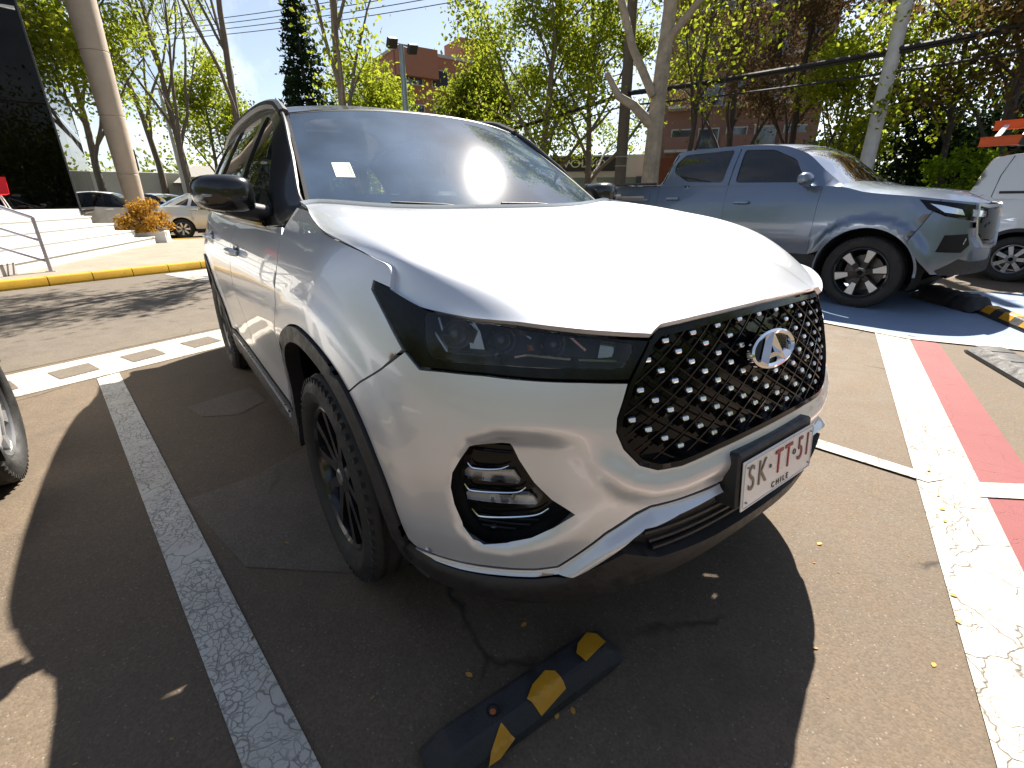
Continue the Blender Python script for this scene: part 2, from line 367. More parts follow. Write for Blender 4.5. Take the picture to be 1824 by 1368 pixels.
def emit_free_leaf(name, a, b, transl=.5):
    m = bpy.data.materials.new(name); m.use_nodes = True; nt = m.node_tree; nt.nodes.remove(nt.nodes['Principled BSDF']); out = nt.nodes['Material Output']
    at = nt.nodes.new('ShaderNodeAttribute'); at.attribute_name = 'tone'; at.attribute_type = 'GEOMETRY'
    mx = nt.nodes.new('ShaderNodeMix'); mx.data_type = 'RGBA'; mx.inputs[6].default_value = (*a, 1); mx.inputs[7].default_value = (*b, 1); nt.links.new(at.outputs['Fac'], mx.inputs[0])
    d = nt.nodes.new('ShaderNodeBsdfDiffuse'); t = nt.nodes.new('ShaderNodeBsdfTranslucent'); ms = nt.nodes.new('ShaderNodeMixShader'); ms.inputs[0].default_value = transl
    nt.links.new(mx.outputs[2], d.inputs[0]); nt.links.new(mx.outputs[2], t.inputs[0]); nt.links.new(d.outputs[0], ms.inputs[1]); nt.links.new(t.outputs[0], ms.inputs[2])
    nt.links.new(ms.outputs[0], out.inputs[0]); return m
SILVER = mat('silver_paint', (.66, .685, .735), .36, .52, .9, .02)
GLOSS = mat('black_gloss', (.006, .006, .007), .07, 0, 0, .02, spec=.22)
BLACKPAINT = mat('black_roof_paint', (.010, .010, .011), .30, 0, .35, .05, .3)
PLASTIC = mat('black_plastic', (.022, .022, .024), .55, noise=.25, nscale=30, bump=.12, bscale=500)
DARK = mat('dark_underside', (.006, .006, .006), .9)
CHROME = mat('chrome', (.82, .83, .85), .06, 1.)
SATIN = mat('satin_silver', (.62, .64, .68), .30, .4, .8)
RUBBER = mat('tyre_rubber', (.02, .0195, .019), .75, noise=.35, nscale=14, bump=.2, bscale=160)
RIMB = mat('black_rim', (.014, .014, .016), .22, .3, .6)
RIMS = mat('machined_rim', (.66, .66, .67), .3, .45, .6)
LENS = glass('lens_glass', (.96, .97, .98), .004, ior=1.45); HLENS = glass('headlight_glass', (.62, .64, .67), .003, ior=1.5)
WSG = glass('windscreen_glass', (.60, .68, .70), .14, (.30, .47, .74), .011, 2.1)  # blue diffuse veil paints the sky's reflection and glare into the glass
TINT = glass('tinted_glass', (.16, .17, .18), .015)
INTERIOR = mat('interior_dark', (.035, .035, .038), .7, noise=.2)
WHITEP = mat('white_car_paint', (.74, .74, .73), .28, 0, 1., .03)
# ------------------------------------------------------------------ wheels
def make_wheel(parent, loc, side, rad, rim_r, width, style):
    """side -1: outer face looks to -y"""
    w = empty('wheel', loc, parent); hw = width/2; o = side
    def P(r, h): return (r, h*o)
    prof = [P(rim_r, hw*.55), P(rim_r+.004, hw*.80), P(rim_r+.02, hw*.97), P((rim_r+rad)/2, hw*1.06), P(rad-.035, hw*1.0), P(rad-.012, hw*.90), P(rad-.003, hw*.80)]
    tr = []
    for g in (.62, .22, -.22, -.62):
        tr += [P(rad, hw*(g+.08)), P(rad-.008, hw*(g+.06)), P(rad-.008, hw*(g-.06)), P(rad, hw*(g-.08))]
    prof += [P(rad, hw*.72)]+tr+[P(rad-.012, -hw*.9), P((rim_r+rad)/2, -hw*1.05), P(rim_r, -hw*.7)]
    t = MB().lathe(prof, 72); t.build('tyre', RUBBER, w)
    if side*0 == 0:  # shoulder lugs
        b = MB()
        for k in range(60):
            a = 2*math.pi*k/60; Rm = Matrix.Rotation(-a, 4, 'Y')
            b.box(Rm @ Vector((rad-.024, o*hw*.905, 0)), (.030, .014, .014), Rm)
        b.build('tread_blocks', RUBBER, w, smooth=False)
    rm = MB(); rm.lathe([P(rim_r+.004, hw*.82), P(rim_r-.008, hw*.86), P(rim_r-.018, hw*.78), P(rim_r-.03, hw*.3), P(rim_r-.03, -hw*.7)], 60)
    n = style['n']
    mats = [style['dark'], style['light']]
    def spoke(a0, pts, z0, z1, mi):  # flat outline (radial, tangential) extruded along the axle
        Rm = Matrix.Rotation(-a0, 4, 'Y'); k = len(pts); V = [Rm @ Vector((r, o*(z1-.05*(1-r/rim_r)*style.get('dish', .3)), t_)) for r, t_ in pts]+[Rm @ Vector((r, o*z0, t_)) for r, t_ in pts]
        rm.add(V, [tuple(range(k)), tuple(reversed(range(k, 2*k)))]+[(i, k+i, k+(i+1) % k, (i+1) % k) for i in range(k)], mi)
    q = rim_r-.014
    for k in range(n):
        a = 2*math.pi*k/n+style.get('phase', 0)
        if style['kind'] == 'twin':
            for s in (-1, 1):
                spoke(a+s*.17, [(.05, -.022), (.05, .022), (q*.6, .016+s*.02), (q, .028+s*.03), (q, -.012+s*.03), (q*.6, -.016+s*.02)], hw*.35, hw*.80, 0)
            spoke(a, [(.05, -.03), (q*.45, -.012), (q*.45, .012), (.05, .03)], hw*.3, hw*.70, 0)
        elif style['kind'] == 'wide':
            spoke(a, [(.04, -.03), (q*.5, -.030), (q, -.055), (q, .055), (q*.5, .030), (.04, .03)], hw*.35, hw*.74, 0)
            spoke(a, [(q*.48, -.022), (q, -.045), (q, .045), (q*.48, .022)], hw*.5, hw*.77, 1)
        else:
            spoke(a, [(.04, -.022), (q, -.030), (q, .030), (.04, .022)], hw*.35, hw*.76, 1)
    rm.lathe([P(.0, hw*.74), P(.03, hw*.74), P(.06, hw*.70), P(.072, hw*.5), P(.072, -hw*.2)], 24)
    rm.build('rim', mats, w, angle=30)
    d = MB().lathe([P(.0, -.03), P(rim_r*.72, -.03), P(rim_r*.72, -.05)], 32); d.build('brake_disc', mat('brake_disc', (.08, .08, .08), .4, .8), w)
    c = MB().lathe([P(0, hw*.80), P(.024, hw*.795), P(.03, hw*.75), P(.03, hw*.6)], 24); c.build('hub_cap', style['cap'], w)
    return w
HERO_W = dict(kind='twin', n=5, dark=RIMB, light=RIMB, cap=mat('hub_cap_grey', (.2, .2, .21), .3, .6), phase=.3)
PICK_W = dict(kind='wide', n=6, dark=mat('dark_rim', (.02, .02, .022), .3, .4, .4), light=RIMS, cap=GLOSS, phase=.25)
PLAIN_W = dict(kind='plain', n=7, dark=mat('grey_rim', (.25, .25, .26), .3, .8), light=mat('silver_rim', (.55, .55, .57), .25, .9), cap=GLOSS)
# ------------------------------------------------------------------ shared car pieces
def arc_pts(cx, cz, r, a0, a1, n=24): return [(cx+r*math.cos(a), cz+r*math.sin(a)) for a in np.linspace(R(a0), R(a1), n)]
class Cabin:
    """the side of the glasshouse: y as a function of (x, z) between the belt and the roof edge"""
    def __init__(self, belt, edge):
        b = np.array(belt, float)[::-1]; e = np.array(edge, float)[::-1]
        self.zb = pchip(b[:, 0], b[:, 2]); self.yb = pchip(b[:, 0], b[:, 1]); self.ze = pchip(e[:, 0], e[:, 2]); self.ye = pchip(e[:, 0], e[:, 1])
    def y(self, x, z, bulge=.02):
        zb, ze = self.zb(x), self.ze(x); t = (z-zb)/np.maximum(ze-zb, .03); t = np.clip(t, -.4, 1.15)
        return self.yb(x)+(self.ye(x)-self.yb(x))*t+bulge*np.clip(4*t*(1-t), -.2, 1)*np.clip((ze-zb)/.3, 0, 1)
    def fn(self, side, inset=0.):
        def f(x, z): x = np.asarray(x, float); z = np.asarray(z, float); return np.stack([x, side*(self.y(x, z)-inset), z+0*x], -1)
        return f
# ------------------------------------------------------------------ the silver car in front of the camera
hero = tag(empty('parked_car'), 'silver SUV with black roof and studded black grille, filling the middle of the car park', 'car')
SK = hero_skin()
def on(inset=0.): return lambda s, z: SK.pt(s, z, inset)
def both(name, poly, m, h=.03, inset=0., parent=hero, **kw):
    r = []
    for g in (1, -1):
        q = [(a*g, b) for a, b in poly]
        kk = dict(kw)
        if 'holes' in kw: kk['holes'] = [[(a*g, b) for a, b in hh] for hh in kw['holes']]
        r.append(panel(name, on(inset), q, m, parent, h, flip=True, **kk))
    return r
def sx(x): return float(SK.s_at_x(np.array(x)))
def xpoly(pts): return [(sx(a), b) for a, b in pts]
ARCX, ARCZ, RO, RI = -.02, .375, .487, .434
A2X = -2.67
# front bumper: one piece round the nose
half = [(.49, .842), (.597, .851), (.694, .856), (.827, .863), (.926, .862), (.993, .858), (1.044, .890), (1.12, .836), (1.19, .792), (1.236, .758)]
half += [p for p in xpoly(arc_pts(ARCX, ARCZ, RO+.002, 51, 4, 16)) if p[1] > .41]
half += [(1.05, .396), (1.03, .379), (.962, .376), (.888, .380), (.816, .387), (.70, .393), (.646, .403), (.541, .497), (.47, .538), (.43, .550), (.235, .544)]
gbot = [(.505, .805), (.52, .771), (.523, .742), (.506, .703), (.467, .661), (.419, .641), (.35, .636), (.226, .645), (.09, .648)]
poly = half+[(-a, b) for a, b in half[::-1]]+[(-a, b) for a, b in gbot]+[(0, .648)]+gbot[::-1]
panel('front_bumper', on(), poly, SILVER, hero, .0135, holes=[FOG, [(-a, b) for a, b in FOG]], flip=True, skirt=.045, hb=.010)
# lower silver lip, black grille slot and chin
lt = [(a, b-.002) for a, b in LT if a < 1.06]; lb = [(a, b) for a, b in LB if a < 1.04]
lip_half = [(.20, .541)]+lt[1:]+lb[::-1][:-1]+[(.20, .521)]
lip = [(-a, b) for a, b in lip_half]
both('bumper_lip', lip_half, SATIN, .006, skirt=.02, hb=.006)
chin = [(0, .335), (.45, .31), (.57, .275), (.8, .262), (1.0, .272), (1.07, .32), (1.085, .38), (1.045, .375), (1.03, .366), (.964, .358), (.889, .361), (.791, .367), (.70, .372), (.615, .388), (.586, .405), (.50, .45), (.40, .405), (.2, .39), (0, .39)]
panel('bumper_chin', on(.004), chin+[(-a, b) for a, b in chin[::-1]][1:-1], PLASTIC, hero, .025, flip=True, skirt=.12)
slot = [(0, .518), (.36, .516), (.455, .506), (.482, .488), (.53, .44), (.40, .40), (.2, .385), (0, .385)]
panel('lower_grille', on(.05), slot+[(-a, b) for a, b in slot[::-1]][1:-1], PLASTIC, hero, .03, flip=True, skirt=0)
for zz in (.415, .445, .475):
    b = MB(); b.tube([SK.pt(np.array(s), np.array(zz), .03) for s in np.linspace(-.44+(.475-zz)*.6, .44-(.475-zz)*.6, 25)], .006, 6); b.build('grille_slat', PLASTIC, hero)
# fog light bays
SKF = hero_skin(); SKF.sculpt = SKF.sculpt[:1]
def onf(inset=0.): return lambda s, z: SKF.pt(s, z, inset)
for g in (1, -1):
    F2 = [(a*g, b) for a, b in FOG]
    bay = panel('fog_light_bay', onf(.060), F2, GLOSS, hero, .03, flip=True, skirt=.01, gap=-.004)
    for zs in (.455, .47, .485, .50, .675, .69):  # moulded ribs
        L = [s for s in np.linspace(.60, .90, 40) if inside(np.array([[s, zs]]), np.array(FOG))[0]]
        if len(L) > 3: MB().tube([SKF.pt(np.array(s*g), np.array(zs), .058) for s in L[1:-1]], .0035, 5).build('bay_rib', GLOSS, bay)
    for blade in ([(.876, .643), (.866, .634), (.855, .632), (.82, .634), (.79, .639), (.769, .648)], [(.886, .586), (.876, .574), (.862, .571), (.80, .576), (.747, .582), (.726, .596)], [(.868, .520), (.855, .507), (.84, .503), (.77, .511), (.70, .522), (.669, .540)]):
        pts = catmull(np.array(blade), 6)
        b = MB(); n = len(pts)
        b.tube([SKF.pt(np.array(s*g), np.array(z), .047) for s, z in pts], [.0018+.0018*math.sin(math.pi*i/(n-1)) for i in range(n)], 8); b.build('chrome_blade', CHROME, bay)
    for q in ([(.884, .626), (.876, .630), (.756, .637), (.738, .612), (.745, .606), (.884, .603)], [(.882, .566), (.876, .570), (.712, .580), (.695, .558), (.70, .552), (.879, .546)]):
        q = [(a*g, b) for a, b in q]
        lm = panel('fog_lamp', onf(.052), q, mat('lamp_back', (.50, .51, .53), .3, .3), bay, .012, flip=True, skirt=.006)
        panel('lamp_lens', onf(.043), q, LENS, lm, .02, flip=True, skirt=.009)
        a0, a1 = q[1], q[2]
        for t in np.linspace(.12, .9, 5):
            c = SK.pt(np.array(a0[0]*(1-t)+a1[0]*t), np.array(a0[1]*(1-t)+a1[1]*t-.006), .049); MB().lathe([(0, .004), (.003, .003), (.0042, 0)], 10, 'z').build('led', mat('led_white', (.9, .92, .95), .15), lm, loc=tuple(c))
    c = SKF.pt(np.array(.814*g), np.array(.470), .058); bb = MB(); bb.lathe([(0, .004), (.006, .004), (.0085, 0)], 16, 'z'); bb.build('parking_sensor', mat('sensor', (.05, .05, .055), .35), bay, loc=tuple(c))
# grille with lattice, studs and badge
gp = [(a, b) for a, b in GRILLE]+[(-a, b) for a, b in GRILLE[::-1]][1:-1]
grille = panel('grille', on(.034), gp, GLOSS, hero, .03, flip=True, skirt=0, gap=0)
fr_in = shrink(resample(np.array(gp), .012), .014)
panel('grille_frame', on(-.001), gp, GLOSS, grille, .012, holes=[fr_in], flip=True, skirt=.036, gap=.001, hb=.010)
GPA = np.array(gp); GIN = shrink(resample(GPA, .012), .010)
def lat(i, j):  # lattice coordinates -> surface
    z = .655+j*.0305; u = i*.0485; return u*(1+.95*(.88-z)), z-.10*u*u
rib_bm = MB(); nr = 0
for sgn in (1, -1):
    for c in range(-14, 34, 2):
        L = []
        for k in np.linspace(-1.5, 12, 110):
            i = (k-c+.0)*sgn if True else 0
            i = sgn*(k-(c-8)); q = lat(i, k)
            if inside(np.array([q]), GIN)[0]: L.append(q)
            else:
                if len(L) > 4: MB().tube([SK.pt(np.array(a), np.array(b), .011) for a, b in L[::3]+[L[-1]]], .0026, 4).build('lattice_rib', GLOSS, grille)
                L = []
        if len(L) > 4: MB().tube([SK.pt(np.array(a), np.array(b), .011) for a, b in L[::3]+[L[-1]]], .0026, 4).build('lattice_rib', GLOSS, grille)
st = MB().box((0, 0, 0), (.015, .018, .012), Matrix.Rotation(R(-28), 3, 'Y'), .003).build('grille_stud', mat('stud_silver', (.86, .86, .86), .22, .9), grille, angle=20); stm = st.data
wd = MB(); wd.add([(-.012, -.027, -.005), (-.012, .027, -.005), (.008, .011, 0), (.008, -.011, 0), (-.014, 0, -.030), (-.012, 0, .010)], [(0, 3, 2, 1, 5), (0, 4, 3), (4, 1, 2), (3, 4, 2)])
wo = wd.build('stud_wedge', GLOSS, grille, smooth=False); wdm = wo.data
first = True
for j in range(0, 11):
    for i in range(-13, 14):
        if (i+j) % 2 == 0: continue
        s, z = lat(i, j)
        if not inside(np.array([[s, z]]), shrink(resample(GPA, .012), .022))[0]: continue
        if ((s+.01)/.115)**2+((z-.846)/.062)**2 < 1: continue
        p = SK.pt(np.array(s), np.array(z), .014); nn = SK.nrm(np.array(s), np.array(z)); yaw = math.atan2(nn[1], nn[0])
        a = st if first else st.copy(); b = wo if first else wo.copy()
        if not first:
            col.objects.link(a); col.objects.link(b)
        first = False
        for o_, off in ((a, .0), (b, -.004)):
            o_.parent = grille; o_.location = (p[0]+nn[0]*off, p[1]+nn[1]*off, p[2]-(.002 if o_ is b else 0)); o_.rotation_euler = (0, 0, yaw)
# badge: oval ring with an open triangle
bc = SK.pt(np.array(-.005), np.array(.846), .0); bn = SK.nrm(np.array(0.), np.array(.846)); BR = Vector(bn).to_track_quat('X', 'Z').to_matrix()
def bl(y, z, x=0.): return Vector(bc)+BR @ Vector((x, y, z))
b = MB(); n = 64; ring = []
V = []; Fc = []
for k in range(n):
    a = 2*math.pi*k/n; c, s = math.cos(a), math.sin(a)
    for (ry, rz, xx) in ((.110, .0505, .004), (.108, .0485, .016), (.101, .043, .019), (.094, .036, .014), (.092, .034, .002)): V.append(bl(ry*c, rz*s, xx))
for k in range(n):
    for j in range(4): Fc.append((k*5+j, ((k+1) % n)*5+j, ((k+1) % n)*5+j+1, k*5+j+1))
b.add(V, Fc)
def bar(p, q, w, w2):
    p = Vector(p); q = Vector(q); d = (q-p).normalized(); nrm_ = Vector((-d.y, d.x))
    V = [bl(*(p+nrm_*w), .005), bl(*(p-nrm_*w), .005), bl(*(q-nrm_*w2), .005), bl(*(q+nrm_*w2), .005), bl(*p, .020), bl(*q, .020)]
    b.add(V, [(0, 4, 5, 3), (1, 2, 5, 4), (0, 1, 4), (3, 5, 2)])
bar((-.045, -.036), (.0, .040), .011, .007); bar((.045, -.036), (.0, .040), .011, .007); bar((-.030, -.020), (.030, -.020), .007, .007); bar((-.075, -.02), (-.04, -.037), .009, .009); bar((.075, -.02), (.04, -.037), .009, .009)
b.build('grille_badge', CHROME, hero, angle=25)
V = [bl(0, 0, .002)]+[bl(.093*math.cos(2*math.pi*k/40), .035*math.sin(2*math.pi*k/40), .002) for k in range(40)]
mesh('badge_backing', V, [(0, 1+k, 1+(k+1) % 40) for k in range(40)], GLOSS, hero)
# headlights
LHOLE = [(1.002, .975), (.935, .975), (.836, .962), (.7, .948), (.566, .932), (.472, .916), (.474, .904), (.502, .871), (.596, .879), (.776, .886), (.942, .885), (.969, .892), (.986, .916)]
LH2 = rounded(LHOLE, .012)
LH2s = shrink(resample(np.array(HEADLIGHT), .02), .004)
for g in (1, -1):
    hp = [(a*g, b) for a, b in HEADLIGHT]; hole = [(a*g, b) for a, b in LH2]
    hl = panel('headlight', on(.004), hp, GLOSS, hero, .018, holes=[hole], flip=True, skirt=.03, gap=.0025, hb=.012)
    bk = mat('headlight_housing', (.012, .012, .014), .3)
    panel('lamp_housing', on(.075), [((a-.74)*1.02*g+.74*g, (b-.92)*1.08+.92) for a, b in LHOLE], bk, hl, .03, flip=True, skirt=0, gap=0)
    w = MB(); ring = np.array(hole); ring = resample(ring, .015); n = len(ring)
    w.add(list(SK.pt(ring[:, 0], ring[:, 1], .006))+list(SK.pt(ring[:, 0], ring[:, 1], .075)), [(k, (k+1) % n, n+(k+1) % n, n+k) for k in range(n)]); w.build('lamp_rim', bk, hl)
    for (s, z, r) in ((.93, .928, .027), (.80, .922, .024), (.665, .915, .022)):
        c = SK.pt(np.array(s*g), np.array(z), .05); nn = SK.nrm(np.array(s*g), np.array(z)); q = Vector(nn).lerp(Vector((1, 0, 0)), .5).normalized().to_track_quat('Z', 'Y')
        m_ = MB().lathe([(r*.95, .0), (r*1.15, .018), (r*1.2, .020), (r*1.25, .016), (r*1.25, -.02)], 28, 'z').build('projector_ring', CHROME, hl, loc=tuple(c)); m_.rotation_mode = 'QUATERNION'; m_.rotation_quaternion = q
        m_ = MB().lathe([(0, .026), (r*.4, .024), (r*.75, .016), (r*.95, .004), (r, -.004)], 28, 'z').build('projector_lens', mat('projector', (.10, .11, .12), .04, .3, 1.), hl, loc=tuple(c)); m_.rotation_mode = 'QUATERNION'; m_.rotation_quaternion = q
    for (s0, z0, s1, z1) in ((.985, .93, .94, .893), (.94, .893, .80, .895), (.76, .893, .73, .898), (.73, .898, .62, .888), (.88, .965, .86, .945), (.76, .952, .72, .930), (.62, .935, .58, .905), (.60, .886, .50, .878), (.98, .962, .955, .925)):
        MB().tube([SK.pt(np.array((s0*(1-t)+s1*t)*g), np.array(z0*(1-t)+z1*t), .034) for t in np.linspace(0, 1, 8)], .0045, 6).build('light_guide', mat('light_guide', (.45, .46, .47), .12, .85), hl)
    panel('side_marker', on(.05), [(a*g, b) for a, b in ((.735, .915), (.715, .915), (.708, .90), (.73, .90))], mat('amber', (.6, .16, .01), .3), hl, .01, flip=True, skirt=.004)
    panel('inner_reflector', on(.045), [(a*g, b) for a, b in ((.90, .955), (.865, .955), (.84, .90), (.885, .90))], mat('reflector', (.5, .48, .45), .12, 1.), hl, .02, flip=True, skirt=.02)
    panel('inner_reflector', on(.05), [(a*g, b) for a, b in ((.53, .925), (.485, .915), (.50, .88), (.545, .88))], mat('reflector', (.5, .48, .45), .12, 1.), hl, .02, flip=True, skirt=.02)
    panel('headlight_lens', on(.0045), hole, HLENS, hl, .03, flip=True, skirt=0, gap=-.004)
# sides: fender, doors, rear quarter
zl = lambda x: .425+.012*max(0, (-x-.6))
def belt_z(x): return float(CAB.zb(np.array(x)))
CAB = Cabin([(-.30, .80, 1.165), (-.46, .845, 1.125), (-.60, .862, 1.118), (-1.4, .866, 1.128), (-2.2, .864, 1.142), (-2.8, .845, 1.17), (-3.3, .79, 1.20)],
            [(-.30, .735, 1.195), (-.46, .747, 1.192), (-.76, .692, 1.385), (-1.07, .634, 1.566), (-1.36, .614, 1.617), (-1.8, .602, 1.645), (-2.5, .600, 1.635), (-3.0, .598, 1.585), (-3.35, .592, 1.50)])
bl_ = lambda x: (sx(x), belt_z(x))
ar = [p for p in xpoly(arc_pts(ARCX, ARCZ, RO+.002, 51.5, 180, 40))]
fender = [(1.115, 1.015), (1.197, 1.030), (1.198, 1.011), (1.169, .988), (1.12, .949), (1.052, .893), (1.12, .838), (1.19, .794), (1.238, .759)]+ar
fender += xpoly([(-.508, .40), (-.56, .40), (-.545, .48), (-.40, .80), (-.355, .88), (-.352, 1.02), (-.375, 1.10), (-.40, 1.130), (-.455, 1.187)])+SHUT[::-1][1:-1]
both('front_fender', fender, SILVER, .013, skirt=.02, hb=.011)
d1 = xpoly([(-.378, 1.10), (-.357, 1.02), (-.36, .88), (-.405, .80), (-.55, .48), (-.565, .43), (-.565, .405), (-1.0, .41), (-1.43, .42), (-1.43, .60), (-1.405, .85), (-1.405, 1.0)])+[bl_(x) for x in (-1.41, -1.2, -1.0, -.8, -.62, -.50)]+[(sx(-.43), 1.125)]
both('front_door', d1, SILVER, .04, hb=.02)
ar2 = xpoly(arc_pts(A2X, ARCZ, RO+.002, 32, 4, 10))
d2 = xpoly([(-1.412, 1.0), (-1.412, .85), (-1.437, .60), (-1.437, .42), (-1.8, .425), (-2.14, .43)])+[(s_, z_) for s_, z_ in ar2[::-1][1:]]+xpoly([(-2.30, .78), (-2.38, .95), (-2.42, 1.05)])+[bl_(x) for x in (-2.42, -2.2, -1.9, -1.6, -1.417)]
both('rear_door', d2, SILVER, .04, hb=.02)
aq = xpoly(arc_pts(A2X, ARCZ, RO+.002, 32, 180, 40))
rq = [bl_(-2.425), (sx(-2.425), 1.05), (sx(-2.385), .95), (sx(-2.305), .78)]+aq+[(4.72, .40), (5.1, .40), (5.45, .44), (5.796, .44), (5.796, 1.0), (5.4, 1.02), (5.1, 1.10), (4.95, 1.18)]+[bl_(x) for x in (-3.3, -3.0, -2.7)]
both('rear_quarter', rq, SILVER, .05, hb=.02, gap=.001)
rb = [(5.796, .44), (5.45, .44), (5.1, .40), (4.72, .40), (4.72, .30), (5.0, .25), (5.796, .26)]
both('rear_bumper', rb, PLASTIC, .05)
for g in (1, -1):
    panel('tail_light', on(-.004), [(a*g, b) for a, b in ((4.80, 1.0), (5.3, .96), (5.3, .88), (4.84, .90))], mat('red_lamp', (.25, .008, .006), .15, 0, 1), hero, .03, flip=True, skirt=.01)
# dark cladding: arches and sills
for cx in (ARCX, A2X):
    q = arc_pts(cx, ARCZ, RO, -1, 181, 44)+arc_pts(cx, ARCZ, RI, 181, -1, 44)
    both('wheel_arch_trim', xpoly(q), PLASTIC, .03, inset=-.009, skirt=.05, hb=.016)
fr = xpoly([(ARCX+RO, .40), (ARCX+RI, .37), (ARCX+RI-.01, .30), (ARCX+RO-.06, .26)])
both('arch_lower_trim', fr+[(1.02, .25), (1.07, .30), (1.085, .385)], PLASTIC, .03, inset=-.004, skirt=.04)
sill = xpoly([(-.445, .40), (-.56, .401), (-1.0, .406), (-1.43, .416), (-2.18, .428), (-2.235, .40), (-2.235, .30), (-2.2, .25), (-.50, .25), (-.455, .30)])
both('sill_cladding', sill, PLASTIC, .04, inset=-.006, skirt=.06, hb=.02)
both('sill_strip', xpoly([(-.60, .372), (-1.4, .388), (-2.1, .40), (-2.1, .388), (-1.4, .374), (-.58, .358)]), SATIN, .03, inset=-.013, skirt=.008)
# dark inner shell and floor so that the gaps read as gaps
holes_in = []
sh = [(s, .26) for s in np.linspace(-5.79, 5.79, 60)]+[(s, .90+.16*float(sstep(1.3, 2.0, abs(s)))) for s in np.linspace(5.79, -5.79, 60)]
hs = []
for g in (1, -1):
    for cx in (ARCX, A2X): hs.append([(a*g, b) for a, b in xpoly(arc_pts(cx, ARCZ, RI+.03, -14, 194, 30))])
gh = [(a*1.0, b) for a, b in gp]
for g in (1, -1): hs.append([(a*g, b) for a, b in ((.44, .995), (.42, .86), (1.0, .845), (1.16, .97), (1.12, 1.01))])
P_, T_ = cut(np.array(sh), .06, [np.array(q) for q in hs])
surf_mesh('inner_shell', on(.062), P_, T_, DARK, hero, 0, True)
for cx in (ARCX, A2X):
    for g in (1, -1):
        m_ = MB(); a = np.linspace(R(-20), R(200), 30); r_ = RI+.012
        m_.add([(cx+r_*math.cos(t), -g*.90, ARCZ+r_*math.sin(t)) for t in a]+[(cx+r_*math.cos(t), -g*.50, ARCZ+r_*math.sin(t)) for t in a], [(i, i+1, 31+i-1+0, 30+i) for i in range(29)])
        m_.add([(cx, -g*.50, ARCZ)]+[(cx+r_*math.cos(t), -g*.50, ARCZ+r_*math.sin(t)) for t in a], [(0, i+1, i+2) for i in range(29)])
        m_.build('wheel_liner', DARK, hero)
MB().prism([(.60, -.5), (.60, .5), (.42, .70), (-3.2, .72), (-3.45, .5), (-3.45, -.5), (-3.2, -.72), (.42, -.70)], .23, .29).build('underbody', DARK, hero, smooth=False)
# bonnet: blended between cowl, lip and the two shut lines
lip_h = [(0, .957), (.14, .955), (.27, .952), (.395, .946), (.425, .929), (.593, .947), (.754, .966), (.866, .973), (1.001, .988), (1.115, 1.019)]
def arclen(P, n):
    P = np.array(P, float); d = np.concatenate([[0], np.cumsum(np.linalg.norm(np.diff(P, axis=0), axis=1))]); t = np.linspace(0, d[-1], n)
    return np.stack([np.interp(t, d, P[:, k]) for k in range(P.shape[1])], 1)
NU, NV = 61, 60
sz = arclen([p for p in lip_h], 200); L3 = SK.pt(sz[:, 0], sz[:, 1]); L3 = arclen(L3, NU)          # centre -> right corner
shz = arclen(catmull(np.array(SHUT), 8), 300); S3 = arclen(SK.pt(shz[:, 0], shz[:, 1]), NV)          # lip corner -> cowl corner
L3k = L3.copy()
for _ in range(60): L3k[1:-1] = .25*L3k[:-2]+.5*L3k[1:-1]+.25*L3k[2:]
cor = S3[-1]; t = np.linspace(0, 1, NU); yy = -t*abs(cor[1]); C3 = np.stack([-.285+(cor[0]+.285)*t**2.4, yy, 1.176+(cor[2]-1.176)*t**3], 1)
v = np.linspace(0, 1, NV)**1.0
vv = v[None, :, None]; uu = np.linspace(0, 1, NU)[:, None, None]
ctr = L3[0]*(1-v[:, None])+C3[0]*v[:, None]
Rr = S3; wu = uu
# centre guide: convex line from the lip up to the cowl
zc = pchip([0, .035, .10, .22, .45, .75, 1], np.array([L3[0, 2], L3[0, 2]+.024, L3[0, 2]+.062, L3[0, 2]+.104, L3[0, 2]+.160, 1.164, 1.176]))(v)
ctr[:, 2] = zc
sd = S3.copy()
G0 = (1-vv)*L3[:, None, :]+vv*C3[:, None, :]
lin_c = (L3[0]*(1-v[:, None])+C3[0]*v[:, None]); lin_s = (L3[-1]*(1-v[:, None])+C3[-1]*v[:, None])
wc = np.cos(np.linspace(0, math.pi/2, NU))**.9; ws = 1-np.sqrt(np.clip(1-np.linspace(0, 1, NU)**6, 0, 1))
ws = np.linspace(0, 1, NU)**5
wc = 1-np.linspace(0, 1, NU)**7
G = G0+wc[:, None, None]*(ctr-lin_c)[None]+ws[:, None, None]*(S3-lin_s)[None]
G += (L3k-L3)[:, None, :]*((1-vv)*(1-np.exp(-vv/.05)))
U = np.linspace(0, 1, NU)[:, None]
sh_ = (1-np.exp(-(1-U)/.045))*np.exp(-((1-U)/.30)**2)      # raised shoulder beside the shut line
G[..., 2] += .030*sh_*(1-np.exp(-v/.045))[None, :]*(1-.55*v[None, :])
full = np.concatenate([(G*np.array([1, -1, 1]))[::-1], G[1:]], 0)
grid_mesh('bonnet', full, SILVER, hero, flip=False, skirt=.014)
